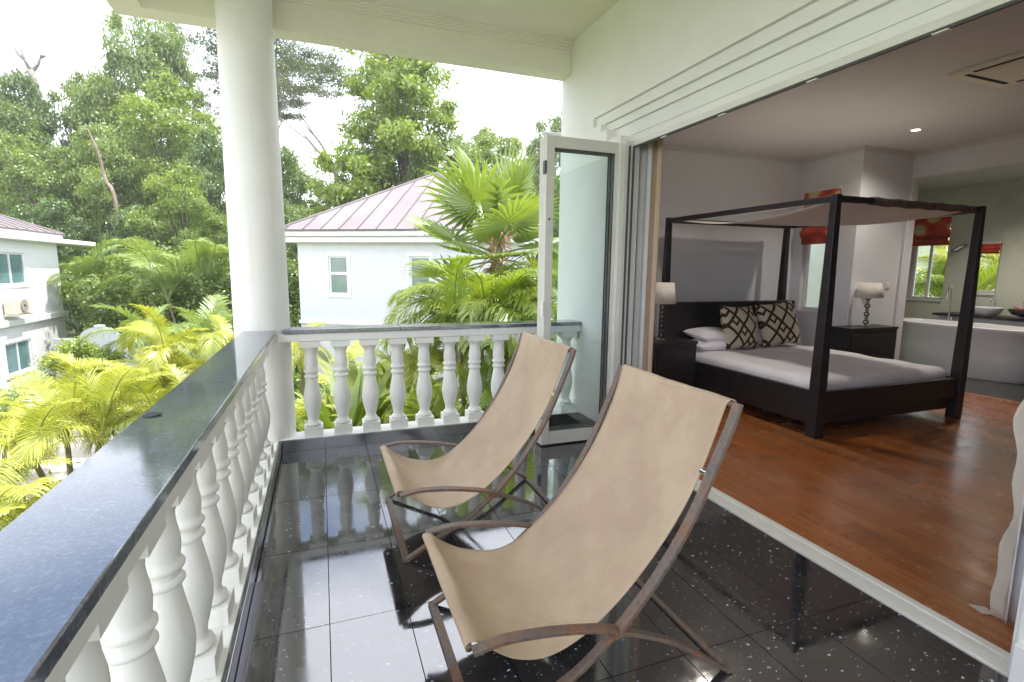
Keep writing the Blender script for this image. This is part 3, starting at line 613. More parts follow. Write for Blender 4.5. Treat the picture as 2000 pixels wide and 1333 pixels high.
def rbox(x0, x1, y0, y1, z0, z1, r, name, mat, parent, wob=.0, n=14):
    """soft rounded box"""
    m_ = MB(); cx, cy, cz = (x0+x1)/2, (y0+y1)/2, (z0+z1)/2; hx, hy, hz = (x1-x0)/2, (y1-y0)/2, (z1-z0)/2
    def face(ax, sg):
        def fn(a, b):
            p = [0, 0, 0]; o_ = [i for i in range(3) if i != ax]; p[ax] = sg; p[o_[0]] = (2*a-1)*(sg if True else 1); p[o_[1]] = 2*b-1
            q = Vector((p[0]*hx, p[1]*hy, p[2]*hz)); inn = Vector((max(-hx+r, min(hx-r, q.x)), max(-hy+r, min(hy-r, q.y)), max(-hz+r, min(hz-r, q.z))))
            d = q-inn
            if d.length > 1e-6: q = inn+d.normalized()*min(r, d.length)
            ww = wob*(math.sin(q.x*7+1)*math.sin(q.y*5)+.5*math.sin(q.x*17+q.y*13)+.9*max(0, math.sin(q.x*9-q.y*4+2*math.sin(q.y*3)))**6)*(1 if q.z > 0 else .2)
            return (cx+q.x, cy+q.y, cz+q.z+ww)
        return fn
    for ax in range(3):
        for sg in (-1, 1): m_.grid(face(ax, sg), n, n)
    return m_.build(name, mat, parent, smooth=True)
mt_ = rbox(BX0+.055, BX1-.055, BY0+.045, BY1-.16, .30, .525, .09, 'mattress', 'linen', bd, .008, 60)
def pillow(name, label, cat, c, size, rot, mat, group, th=.11):
    t = link(bpy.data.objects.new('tmp', None))
    m_ = MB(); n = 18
    for sg in (-1, 1):
        def fn(a, b, sg=sg):
            u, v = 2*a-1, 2*b-1; e_ = (1-abs(u)**2.6)*(1-abs(v)**2.6); h = max(0, e_)**.5
            pin = 1-.07*(1-abs(u)**2)*abs(v)**6; pin2 = 1-.07*(1-abs(v)**2)*abs(u)**6
            return (u*size[0]/2*pin2, sg*th*h*(1+.06*math.sin(u*5+v*3)), v*size[1]/2*pin)
        m_.grid(fn, n, n)
    o = m_.build(name, mat, None, smooth=True, local=True); o.location = c; o.rotation_euler = rot; bpy.data.objects.remove(t)
    tag(o, label, cat, group); return o
pillow('cushion', 'brown and cream fretwork cushion on the left side of the bed', 'cushion', (4.93, 5.02, .80), (.56, .56), (R(-17), R(2), R(4)), 'cushion', 'patterned cushions')
pillow('cushion', 'brown and cream fretwork cushion leaning nearer the window side of the bed', 'cushion', (5.62, 5.06, .82), (.60, .58), (R(-17), R(-5), R(-4)), 'cushion', 'patterned cushions')
pillow('pillow', 'lowest white pillow lying on the mattress at the left', 'pillow', (4.62, 5.12, .585), (.72, .42), (R(-90), 0, 0), 'linen', 'white pillows', .075)
pillow('pillow', 'white pillow stacked on top of another at the left of the bed', 'pillow', (4.66, 5.16, .70), (.68, .42), (R(-84), R(2), R(2)), 'linen', 'white pillows', .08)
pillow('pillow', 'white pillow behind and between the two patterned cushions', 'pillow', (5.40, 5.24, .72), (.68, .44), (R(-32), 0, 0), 'linen', 'white pillows', .08)
# nightstands and lamps
def nightstand(label, x0, x1, y0, y1, top):
    t = thing('nightstand', label, 'nightstand', ((x0+x1)/2, (y0+y1)/2, 0), group='black nightstands')
    MB().box(x0+.01, x1-.01, y0+.01, y1-.005, .06, top-.035).build('cabinet', 'blackwood', t, bevel=.004)
    MB().box(x0, x1, y0, y1, top-.034, top).build('top', 'blackwood', t, bevel=.004)
    for zz_ in (.10, (top+.02)/2): MB().box(x0+.03, x1-.03, y0-.004, y0+.0095, zz_, zz_+(top-.2)/2).build('drawer', 'blackwood', t, bevel=.003)
    for sx in (x0+.03, x1-.07):
        for sy in (y0+.03, y1-.07): MB().box(sx, sx+.04, sy, sy+.04, FZ, .0595).build('leg', 'blackwood', t)
    return t
nightstand('black nightstand left of the bed, beside the curtain', 3.52, 4.10, 4.78, 5.25, .69)
nightstand('black nightstand in the recess beyond the bed, near the bathroom', 6.36, 7.27, 4.60, 4.92, .785)
def lamp(label, x, y, z, r0, r1, h0, h1):
    t = thing('table_lamp', label, 'table lamp', (x, y, z), group='crystal table lamps')
    MB().lathe([(.055, 0), (.058, .008), (.05, .016), (.02, .022)], 20, (x, y, z)).build('base', 'chrome', t, smooth=40)
    zz_ = z+.022; k = 0
    while zz_ < z+h0-.03:
        r_ = .034 if k % 2 == 0 else .020
        MB().lathe([(r_*math.sin(math.pi*q/8)+.001, r_*(1-math.cos(math.pi*q/8))) for q in range(9)], 12, (x, y, zz_)).build('crystal_ball', 'crystal', t, smooth=True)
        zz_ += 2*r_; k += 1
    MB().tube([(x, y, z+.02), (x, y, z+h1-.05)], .006, 8).build('stem', 'chrome', t)
    MB().lathe([(r0, h0), (r1, h1)], 32, (x, y, z), cap=False).build('lamp_shade', 'shade', t, smooth=True, solid=.003)
    return t
lamp('crystal lamp with white shade left of the bed, half behind the curtain', 3.74, 5.0, .69, .15, .12, .43, .67)
lamp('crystal lamp with white shade on the recess nightstand', 6.86, 4.77, .785, .17, .13, .385, .58)
# ceiling fittings
for i, (x, y, lab) in enumerate(((3.83, 4.0, 'small lit ceiling downlight nearer the balcony doors'), (6.47, 4.16, 'small lit ceiling downlight nearer the bathroom'))):
    t = thing('downlight', lab, 'downlight', (x, y, RZ), group='bedroom downlights')
    MB().lathe([(.045, -.006), (.058, -.008), (.06, -.001)], 20, (x, y, RZ), cap=False).build('trim_ring', 'trim', t, smooth=True)
    MB().lathe([(.001, -.004), (.044, -.004)], 16, (x, y, RZ), cap=False).build('bulb', 'bulb', t)
    l = bpy.data.lights.new('downlight_lamp', 'SPOT'); l.energy = 38; l.spot_size = R(150); l.spot_blend = .8; l.color = (1, .92, .80); l.shadow_soft_size = .06
    lo = link(bpy.data.objects.new('downlight_lamp', l)); lo.location = (0, 0, -.02); lo.parent = t
bx, by = 9.0, 4.2
t = thing('downlight', 'small lit downlight in the bathroom ceiling at the right border', 'downlight', (bx, by, 2.98))
MB().lathe([(.045, -.006), (.058, -.008), (.06, -.001)], 20, (bx, by, 2.98), cap=False).build('trim_ring', 'trim', t, smooth=True)
MB().lathe([(.001, -.004), (.044, -.004)], 16, (bx, by, 2.98), cap=False).build('bulb', 'bulb', t)
l = bpy.data.lights.new('downlight_lamp', 'SPOT'); l.energy = 75; l.spot_size = R(140); l.spot_blend = .8; l.color = (1, .9, .76); l.shadow_soft_size = .06
lo = link(bpy.data.objects.new('downlight_lamp', l)); lo.location = (0, 0, -.02); lo.parent = t
ac = thing('ceiling_air_conditioner', 'square cream ceiling air conditioner with dark slots', 'air conditioner', (5.24, 2.46, RZ))
MB().box(4.90, 5.60, 1.99, 2.95, RZ-.03, RZ-.0008).build('casing', 'cream', ac, bevel=.006)
for b in ((4.98, 5.52, 2.84, 2.875), (4.98, 5.52, 2.06, 2.095), (4.945, 4.98, 2.14, 2.80), (5.52, 5.555, 2.14, 2.80)):
    MB().box(b[0], b[1], b[2], b[3], RZ-.0325, RZ-.0305).build('air_slot', 'slot', ac)
MB().box(5.02, 5.48, 2.14, 2.80, RZ-.036, RZ-.0305).build('grille', 'cream', ac, bevel=.003)
for (x, y, z, ax, lab) in ((7.45, PY-.012, 1.32, 0, 'small white light switch on the recess wall above the nightstand'),):
    q = thing('light_switch', lab, 'switch', (x, y, z)); MB().box(x-.04, x+.04, y, y+.011, z-.04, z+.04).build('plate', 'trim', q, bevel=.003); MB().box(x-.015, x+.015, y-.004, y-.0005, z-.02, z+.02).build('rocker', 'trim', q)
# curtains
def curtain(label, x0, x1, y0, y1, z0, z1, mat, waves, amp, trim=None, nx=60):
    t = thing('curtain', label, 'curtain', (x0, y0, z0))
    L_ = math.hypot(x1-x0, y1-y0); ex, ey = (x1-x0)/L_, (y1-y0)/L_
    def fn(a, b):
        ph = a*waves*2*math.pi; k = amp*math.sin(ph+.5*math.sin(b*2.2))*(1-.25*b); 
        return (x0+ex*a*L_-ey*k, y0+ey*a*L_+ex*k, z0+(z1-z0)*b)
    MB().grid(fn, nx, 14).build('curtain_cloth', mat, t, smooth=True, solid=.002)
    if trim: 
        MB().grid(lambda a, b: (x0-ex*.004-ex*.05*(1-a), y0-ey*.05*(1-a)-ex*.01, z0+(z1-z0)*b), 3, 14).build('lining_edge', trim, t, smooth=True, solid=.003)
    return t
curtain('grey sheer curtain gathered behind the folded doors', 2.575, 2.60, 3.90, 3.72, .02, 2.9, 'curt_grey', 2, .012)
curtain('beige curtain hanging just inside the far door jamb', 2.615, 2.655, 3.90, 3.66, .02, 2.9, 'curt_beige', 3, .022)
cw = thing('curtain', 'white curtain with a beige edge at the right border of the photo', 'curtain', (2.74, 1.0, 0))
MB().grid(lambda a, b: (2.70+.18*a+.012*math.sin(a*15), 1.135-.05*a-.22*a*a+.02*math.sin(a*22+b)+.05*b*0, .055*a+.008+2.8*b), 40, 14).build('curtain_cloth', 'curt_white', cw, smooth=True, solid=.002)
def cw2(a, b):
    z = .006+2.8*b; s_ = .012*math.sin(z*9)+.008*math.sin(z*23)
    return (2.735-.02*a+s_*.3, 1.145+.05*a+s_*(1+.6*z), z+.004*a)
MB().grid(cw2, 4, 60).build('lining_edge', 'curt_trim', cw, smooth=True, solid=.003)
MB().quad([(2.69, 1.215, .010), (2.715, 1.28, .006), (2.76, 1.24, .006), (2.74, 1.19, .008)]).build('hem_fold', 'curt_trim', cw, solid=.004)

# ================================================================== BATHROOM
BWX = 10.3
st(MB().box(OX+.001, BWX+.1, -1.5, 6.7, -.30, .0).build('bathroom_floor', 'darktile'))
st(MB().slab((BWX, 0, 0), (0, 1, 0), (0, 0, 1), (1, 0, 0), .14, (-1.5, 6.7), (0, RZ+.2), holes=[(5.85, 6.44, 1.03, 2.47), (5.10, 5.49, 1.18, 2.0)]).build('bathroom_window_wall', 'bathwall'))
st(MB().box(OX, BWX+.14, 6.7, 6.82, 0, RZ+.2).build('bathroom_end_wall', 'bathwall'))
st(MB().box(OX+.0, OX+.119, PY+.12, 6.7, 0, RZ+.2).build('bathroom_side_wall', 'bathwall'))
st(MB().box(OX+.121, BWX, -1.5, 6.7, 2.98, 3.1).build('bathroom_ceiling', 'bathwall'))
room_window('window', 'tall bathroom window with palm leaves outside', BWX, 5.85, 6.44, 1.03, 2.47, mull=6.16)
room_window('window', 'small window built for a mirror reflection above the bathroom basin, right of the rear bed post', BWX, 5.10, 5.49, 1.18, 2.0)  # added opening, stands in for a window reflected in the basin mirror
blind('red and cream floral roman blind half down on the tall bathroom window', BWX, 5.84, 6.45, 1.99, 2.48)
blind('short red roman blind on the small window built for a mirror reflection above the basin', BWX, 5.10, 5.49, 1.83, 1.99)  # belongs to the reflected window, added as a solid blind
tb = thing('bathtub', 'freestanding white oval bathtub seen past the bed', 'bathtub', (9.15, 4.9, 0))
def tubring(r, z, n=56): return [(9.15+r*.42*math.copysign(abs(math.cos(q))**.8, math.cos(q)), 4.87+r*1.02*math.copysign(abs(math.sin(q))**.8, math.sin(q)), z) for q in [2*math.pi*j/n for j in range(n)]]
m_ = MB(); rings = [(.86, .002), (.89, .06), (.93, .35), (.97, .66), (1.03, .69), (1.035, .735), (1.0, .745), (.92, .735), (.88, .66), (.82, .35), (.7, .2), (.3, .18)]
for r_, z_ in rings: m_.v += tubring(r_, z_)
for k in range(len(rings)-1): m_.f += [(k*56+j, k*56+(j+1) % 56, (k+1)*56+(j+1) % 56, (k+1)*56+j) for j in range(56)]
m_.f.append(tuple((len(rings)-1)*56+j for j in range(56)))
m_.build('tub_shell', 'tub', tb, smooth=50)
MB().tube([(9.62, 5.30, .74), (9.62, 5.30, .80)], .015, 10).build('overflow_tap', 'chrome', tb)
va = thing('vanity_unit', 'long white vanity with black counter behind the bathtub', 'vanity', (10.0, 4.4, 0))
MB().box(9.80, 10.29, 2.6, 5.60, .08, .80).build('cabinet', 'vanity', va, bevel=.004)
MB().box(9.74, 10.295, 2.55, 5.66, .802, .84).build('counter', 'blackwood', va, bevel=.005)
for yy in (3.4, 4.1, 4.8, 5.5): MB().box(9.793, 9.7995, yy-.3, yy+.3, .42, .44).build('handle', 'slot', va)
def tapm(x, y, z, h): return MB().tube([tuple(v) for v in cr([(x, y, z), (x, y, z+h*.8), (x-.03, y, z+h), (x-.09, y, z+h*.98), (x-.11, y, z+h*.82)], 5)], .011, 8)
t = thing('tap', 'tall curved chrome tap rising beside the rear bed post', 'tap', (9.70, 5.25, .75)); tapm(9.66, 5.36, .0, 1.30).build('spout', 'chrome', t, smooth=True)
t = thing('tap', 'short chrome tap standing behind the white basin', 'tap', (10.12, 5.02, .84)); tapm(10.16, 5.02, .84, .26).build('spout', 'chrome', t, smooth=True)
t = thing('basin', 'white bowl basin on the black counter', 'basin', (10.0, 5.0, .84))
MB().lathe([(.12, 0), (.17, .05), (.20, .12), (.205, .135), (.19, .13), (.16, .06), (.05, .02)], 32, (9.98, 5.02, .842), cap=False).build('bowl', 'tub', t, smooth=True)
t = thing('shower_mixer', 'small chrome wall mixer between the bathroom window and the mirror-reflection window', 'mixer', (BWX, 5.68, 1.9))
MB().tube([(BWX-.06, 5.60, 1.98), (BWX-.06, 5.76, 1.88)], .025, 10).build('mixer_bar', 'chrome', t); MB().lathe([(.05, 0), (.05, .03)], 16, (BWX-.05, 5.60, 1.96)).build('knob', 'chrome', t); MB().lathe([(.05, 0), (.05, .03)], 16, (BWX-.05, 5.75, 1.86)).build('knob', 'chrome', t)
t = thing('flower_bowl', 'dark bowl holding red flowers on the vanity counter', 'flower bowl', (9.95, 4.5, .84))
MB().lathe([(.08, 0), (.24, .05), (.30, .12), (.28, .13), (.2, .06), (.05, .03)], 28, (9.95, 4.42, .842), cap=False).build('bowl', 'blackwood', t, smooth=True)
rnd = random.Random(3)
for k in range(14):
    a = rnd.uniform(0, 6.28); b = rnd.uniform(.2, 1.1); l_ = rnd.uniform(.14, .24); dv = Vector((math.cos(a)*math.cos(b), math.sin(a)*math.cos(b), math.sin(b))); sv = dv.orthogonal().normalized()*.03
    c0 = Vector((9.95+rnd.uniform(-.1, .1), 4.42+rnd.uniform(-.14, .14), .93)); MB().quad([c0-sv*.3, c0+dv*l_*.5-sv, c0+dv*l_, c0+dv*l_*.5+sv]).build('petal', 'red', t, solid=.002)
# ================================================================== GARDEN, FAR HOUSES, PLANTS
def leafcloud(name, C, S, mat, upb=.35, asp=.55, seed=0, out=None):
    """many leaf-sized quads; C centres (n,3), S sizes (n,)"""
    rg = np.random.default_rng(seed); n = len(C)
    nr = rg.normal(size=(n, 3)); nr[:, 2] += upb*2
    if out is not None: nr += out*.9
    nr /= np.linalg.norm(nr, axis=1)[:, None]
    a = np.cross(nr, rg.normal(size=(n, 3))); a /= np.linalg.norm(a, axis=1)[:, None]; b = np.cross(nr, a)
    a *= S[:, None]*.5; b *= S[:, None]*.5*asp; dr = nr*S[:, None]*.10
    V = np.empty((n, 4, 3)); V[:, 0] = C-a; V[:, 1] = C-b*1.0+dr; V[:, 2] = C+a; V[:, 3] = C+b*1.0+dr
    me = bpy.data.meshes.new(name); me.vertices.add(n*4); me.vertices.foreach_set('co', V.astype(np.float32).ravel())
    me.loops.add(n*4); me.loops.foreach_set('vertex_index', np.arange(n*4, dtype=np.int32)); me.polygons.add(n)
    me.polygons.foreach_set('loop_start', np.arange(0, n*4, 4, dtype=np.int32)); me.polygons.foreach_set('loop_total', np.full(n, 4, dtype=np.int32))
    me.update(calc_edges=True); me.materials.append(M[mat]); return me
def tree_data(seed, H, Rr, z0, nl, ncl, nlf, lsz, mat, bark='bark', flat=.7, shape='round', crad=.75, trunk_r=.35, spread=1.0):
    """returns (trunk mesh, crown mesh): limbs lead to lobes, lobes carry clumps, clumps carry leaves"""
    rg = np.random.default_rng(seed); tb_ = MB()
    lean = rg.normal(size=2)*.04*H; top = Vector((lean[0], lean[1], H*.82))
    base = Vector((0, 0, 0)); tr_ = [base, Vector((lean[0]*.2, lean[1]*.2, H*.25)), Vector((lean[0]*.6, lean[1]*.5, H*.55)), top]
    tb_.tube(tr_, [trunk_r*1.25, trunk_r, trunk_r*.6, trunk_r*.15], 8)
    C = []; O_ = []
    for i in range(nl):
        f_ = (i+.5)/nl; ang = i*2.399+rg.uniform(-.4, .4)
        if shape == 'round': zc_ = z0+(H-z0)*(.05+.90*f_); rr = Rr*math.sin(math.pi*(.12+.83*f_))**.55*rg.uniform(.35, .85)
        elif shape == 'layer': zc_ = z0+(H-z0)*(.05+.92*f_); rr = Rr*(1-.75*f_)**.7*rg.uniform(.45, .95)
        else: zc_ = H*rg.uniform(.74, .97); rr = Rr*rg.uniform(.15, .95)
        cen = np.array([rr*math.cos(ang)+lean[0]*f_, rr*math.sin(ang)+lean[1]*f_, zc_])
        lr = Rr*rg.uniform(.30, .46)*(spread)
        hz_ = flat*lr
        t0 = max(.12, min(.8, (zc_/H)-.28)) if shape != 'umbrella' else rg.uniform(.30, .55); st_ = Vector((lean[0]*t0, lean[1]*t0, H*t0*.95)); md = (st_+Vector(cen))/2+Vector((0, 0, -.05*H if shape == 'round' else .02*H))
        tb_.tube([st_, md, Vector(cen)], [trunk_r*.38, trunk_r*.24, trunk_r*.07], 5)
        for j in range(ncl):
            d = rg.normal(size=3); d /= np.linalg.norm(d); q = rg.uniform(.45, 1.0)**.5
            if d[2] < -.35: d[2] *= .4
            cc = cen+d*np.array([lr, lr, hz_])*q
            if shape == 'umbrella' or j % 3 == 0: tb_.tube([Vector(cen), (Vector(cen)+Vector(cc))/2+Vector((0, 0, .1)), Vector(cc)], [trunk_r*.07, trunk_r*.05, trunk_r*.02], 3, cap=False)
            cr_ = crad*rg.uniform(.6, 1.25)
            pts = rg.normal(size=(nlf, 3))*.5*cr_*np.array([1, 1, .62 if shape != 'umbrella' else .3])
            C.append(cc+pts); O_.append(np.tile(d*.6+pts/cr_*.5, (1, 1)))
    C = np.concatenate(C); O_ = np.concatenate([o if len(o) > 1 else np.repeat(o, nlf, 0) for o in O_])
    S = rg.uniform(.7, 1.35, len(C))*lsz
    me = leafcloud('crown', C, S, mat, .3, .6, seed+99, O_)
    m2 = tb_.build('trunk', bark, None, smooth=True, local=True); md_ = m2.data; bpy.data.objects.remove(m2)
    return md_, me
def plant(name, label, cat, data, loc, rz=0, s=(1, 1, 1), group=None, parts=('trunk', 'crown')):
    t = thing(name, label, cat, loc, rz, group); t.scale = s
    for nme, me in zip(parts, data): child(nme, me, t)
    return t
# ground
def ground(a, b):
    x = -260+560*a; y = -60+420*b; z = GZ
    r_ = max(0, y-62); z += min(16, r_*.22)*(.8+.25*math.sin(x*.03)+.12*math.sin(x*.11+y*.05))*(1 if r_ > 0 else 0)
    return (x, y, z)
M['ground'] = simple('garden_earth_and_grass', (.10, .13, .045), .95, var=.4, scale=.5, dirt=(.35, .55, (.17, .14, .08)))
st(MB().grid(ground, 90, 80).build('ground', 'ground', smooth=True))
st(MB().box(-11.0, -4.6, 4.0, 17.4, GZ+.0, GZ+.02).build('driveway', 'drive'))
st(MB().box(-4.59, -1.6, -6.0, 6.0, GZ+.0, GZ+.021).build('driveway', 'drive'))
st(MB().box(-11.0, -4.45, 17.41, 17.56, GZ, GZ+.14).build('kerb', 'kerb', bevel=.02))
st(MB().box(-4.58, -4.45, 6.2, 17.40, GZ, GZ+.139).build('kerb', 'kerb', bevel=.02))

def hip_roof(t, A, e, n, w_, d_, h, sp, mat='roof'):
    """standing-seam hip roof: every pan between two seams is a piece"""
    A, e, n = Vector(A), Vector(e), Vector(n); up_ = Vector((0, 0, 1))
    rid = min(w_, d_)/2; 
    roof = MB().obox(A+e*w_/2+n*d_/2+up_*-.03, e, n, up_, w_/2, d_/2, .028).build('roof', 'seam', t)
    cor = [A, A+e*w_, A+e*w_+n*d_, A+n*d_]
    def face(P0, ax, inn, Lg):
        slope = Vector((inn.x*rid, inn.y*rid, h)); nrm = ax.cross(slope).normalized()
        if nrm.z < 0: nrm = -nrm
        pts = [0]+[x for x in np.arange(sp*.5, Lg, sp)]+[Lg]
        hg = lambda u: min(u, rid, Lg-u)/rid
        for u0, u1 in zip(pts, pts[1:]):
            ks = sorted({u0, u1, *[q for q in (rid, Lg-rid) if u0 < q < u1]})
            g = .012
            lo = [P0+ax*(u0+g), P0+ax*(u1-g)]; hi = [P0+ax*min(max(q, u0+g), u1-g)+slope*hg(q) for q in reversed(ks)]
            poly = lo+hi; i = len(poly); m_ = MB(); m_.v = [tuple(p+nrm*.012) for p in poly]+[tuple(p-nrm*.01) for p in poly]
            m_.f = [tuple(range(i)), tuple(range(2*i-1, i-1, -1))]+[(k_, (k_+1) % i, i+(k_+1) % i, i+k_) for k_ in range(i)]
            m_.build('roof_panel', mat, roof)
        for u0 in pts[1:-1]:
            a_, b_ = P0+ax*u0, P0+ax*u0+slope*hg(u0)
            if (b_-a_).length < .3: continue
            dd = (b_-a_).normalized(); MB().obox((a_+b_)/2+nrm*.02, ax, nrm, dd, .014, .022, (b_-a_).length/2-.02).build('roof_seam', 'seam', roof)
    face(cor[0], e, n, w_); face(cor[1], n, -e, d_); face(cor[2], -e, -n, w_); face(cor[3], -n, e, d_)
    a1 = A+e*rid+n*rid+up_*h; a2 = A+e*(w_-rid)+n*(d_-rid)+up_*h
    if w_ > d_: tops = (a1, a2, a2, a1)
    else: tops = (a1, a1, a2, a2)
    for c_, tp in zip(cor, tops):
        MB().tube([c_+up_*.02, tp+up_*.03], .045, 6).build('hip_cap', mat, roof)
    return roof
def house_window(t, o, e, n, u0, u1, z0, z1, mat, kind):
    """window set in a hole: n points outwards"""
    o, e, n = Vector(o), Vector(e), Vector(n); up_ = Vector((0, 0, 1)); q = .07
    B = lambda m_, a0, a1, b0, b1, d0, d1: m_.obox(o+e*(a0+a1)/2+up_*((b0+b1)/2-o.z)+n*(d0+d1)/2, e, n, up_, (a1-a0)/2, abs(d1-d0)/2, (b1-b0)/2)
    fr = MB(); B(fr, u0, u0+q, z0, z1, -.10, -.03); B(fr, u1-q, u1, z0, z1, -.10, -.03); B(fr, u0+q, u1-q, z0, z0+q, -.10, -.03); B(fr, u0+q, u1-q, z1-q, z1, -.10, -.03)
    if kind == 'transom': zt = z0+(z1-z0)*.55; B(fr, u0+q, u1-q, zt-.05, zt+.05, -.10, -.028)
    else: um = (u0+u1)/2; B(fr, um-.04, um+.04, z0+q, z1-q, -.10, -.028)
    wn_ = fr.build('window', 'trim', t)
    if kind == 'transom': cells = ((u0+q, u1-q, z0+q, zt-.05), (u0+q, u1-q, zt+.05, z1-q))
    else: cells = ((u0+q, um-.04, z0+q, z1-q), (um+.04, u1-q, z0+q, z1-q))
    for c_ in cells: B(MB(), c_[0], c_[1], c_[2], c_[3], -.075, -.06).build('pane', mat, wn_)
    su = MB()
    for (a0, a1, b0, b1) in ((u0-.10, u0, z0-.10, z1+.10), (u1, u1+.10, z0-.10, z1+.10), (u0, u1, z0-.10, z0), (u0, u1, z1, z1+.10)): B(su, a0, a1, b0, b1, .001, .03)
    su.build('surround', 'trim', wn_)
# house across the garden (turned towards the camera)
eB = Vector((math.cos(R(31.2)), -math.sin(R(31.2)), 0)); nB = Vector((-eB.y, eB.x, 0))
AB = Vector((-1.48, 21.176, 2.85)); HB = thing('house', 'white villa with a pink metal hip roof beyond the far balustrade', 'house', (AB.x, AB.y, GZ))
wo_ = AB+nB*.5; wo_.z = 0
winsB = ((1.76, 2.55, .47, 1.92), (5.0, 5.8, .47, 1.92))
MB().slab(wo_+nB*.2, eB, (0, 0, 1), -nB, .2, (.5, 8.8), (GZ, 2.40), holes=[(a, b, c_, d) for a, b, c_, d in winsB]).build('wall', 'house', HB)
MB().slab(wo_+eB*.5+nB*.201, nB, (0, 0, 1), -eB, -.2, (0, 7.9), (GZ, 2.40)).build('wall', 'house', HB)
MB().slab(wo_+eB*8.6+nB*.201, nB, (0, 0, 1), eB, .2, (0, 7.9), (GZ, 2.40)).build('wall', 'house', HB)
for a, b, c_, d in winsB: house_window(HB, wo_, eB, -nB, a, b, c_, d, 'pane', 'transom')
up_ = Vector((0, 0, 1))
MB().obox(AB+eB*4.65+nB*4.65+up_*(2.72-2.85), eB, nB, up_, 4.62, 4.62, .10).build('fascia', 'trim', HB, bevel=.02)
MB().obox(AB+eB*4.65+nB*4.65+up_*(2.505-2.85), eB, nB, up_, 4.50, 4.50, .105).build('eave', 'trim', HB, bevel=.02)
MB().obox(wo_+eB*4.65+up_*(-.60)-nB*.03, eB, nB, up_, 4.2, .028, .07).build('string_course', 'trim', HB, bevel=.01)
hip_roof(HB, AB, eB, nB, 9.3, 9.3, 2.72, .72)
p0 = wo_+eB*8.2-nB*.06
MB().tube([p0+up_*GZ, p0+up_*2.3], .045, 8).build('downpipe', 'trim', HB)
# house on the left, its long face parallel to the balcony
XL = -11.2; HL = thing('house', 'white two-storey house with teal windows at the left border', 'house', (XL, 22, GZ))
winsL = ((24.35, 26.45, .68, 1.93), (24.3, 26.15, -2.72, -1.50))
MB().slab((XL, 0, 0), (0, 1, 0), (0, 0, 1), (-1, 0, 0), .25, (17.0, 29.3), (GZ, 2.42), holes=list(winsL)).build('wall', 'house_lit', HL)
MB().box(XL-8, XL-.251, 29.05, 29.3, GZ, 2.42).build('wall', 'house_lit', HL); MB().box(XL-8, XL-.251, 17.0, 17.25, GZ, 2.42).build('wall', 'house_lit', HL)
for a, b, c_, d in winsL: house_window(HL, (XL, 0, 0), (0, 1, 0), (1, 0, 0), a, b, c_, d, 'pane_teal', 'pair')
MB().box(XL-8.4, XL+.45, 16.5, 32.4, 2.421, 2.62).build('eave_slab', 'trim', HL, bevel=.02)
MB().box(XL-8.2, XL+.10, 16.7, 29.75, 2.621, 2.83).build('parapet', 'trim', HL, bevel=.01)
MB().box(XL+.001, XL+.14, 17.0, 29.42, -.86, -.62).build('string_course', 'trim', HL, bevel=.02)
hip_roof(HL, Vector((XL+.15, 16.6, 2.86)), Vector((0, 1, 0)), Vector((-1, 0, 0)), 13.2, 8.4, 1.75, .75)
acu = thing('air_conditioner_unit', 'beige outdoor air conditioner on the left house wall between its windows', 'air conditioner', (XL+.2, 24.9, -.3))
MB().box(XL+.06, XL+.40, 24.45, 25.55, -.40, .17).build('casing', 'acbox', acu, bevel=.02)
MB().tube([(XL+.421, 25.05, -.09), (XL+.435, 25.05, -.09)], .24, 24).build('fan_grille', 'kerb', acu); MB().tube([(XL+.436, 25.05, -.09), (XL+.445, 25.05, -.09)], .05, 12).build('fan_hub', 'slot', acu)
MB().box(XL+.0, XL+.5, 24.5, 24.56, -.47, -.405).build('bracket', 'acbox', acu); MB().box(XL+.0, XL+.5, 25.4, 25.46, -.47, -.405).build('bracket', 'acbox', acu)
# garden wall with humped tops
gw = thing('garden_wall', 'low white garden wall with humped tops behind the palms', 'garden wall', (-7, 25, GZ))
ga, gb = Vector((-10.6, 26.6, 0)), Vector((-1.2, 22.9, 0)); gd = (gb-ga).normalized(); gn = Vector((-gd.y, gd.x, 0)); gl_ = (gb-ga).length
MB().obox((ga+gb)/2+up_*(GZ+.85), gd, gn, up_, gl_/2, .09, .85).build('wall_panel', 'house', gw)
for s_, r_ in ((2.0, .85), (4.3, .5), (6.0, .5), (8.3, .85)):
    hump = MB(); cen_ = ga+gd*s_+up_*(GZ+1.70); n_ = 18
    pts = [cen_+gd*(r_*math.cos(math.pi*k_/n_))+up_*(r_*.62*math.sin(math.pi*k_/n_)) for k_ in range(n_+1)]
    i = len(pts); hump.v = [tuple(p+gn*.085) for p in pts]+[tuple(p-gn*.085) for p in pts]; hump.f = [tuple(range(i)), tuple(range(2*i-1, i-1, -1))]+[(k_, k_+1, i+k_+1, i+k_) for k_ in range(i-1)]
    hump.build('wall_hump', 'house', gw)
    MB().obox(cen_+up_*(r_*.62+.04), gd, gn, up_, .16, .12, .04).build('coping_cap', 'trim', gw, bevel=.01)
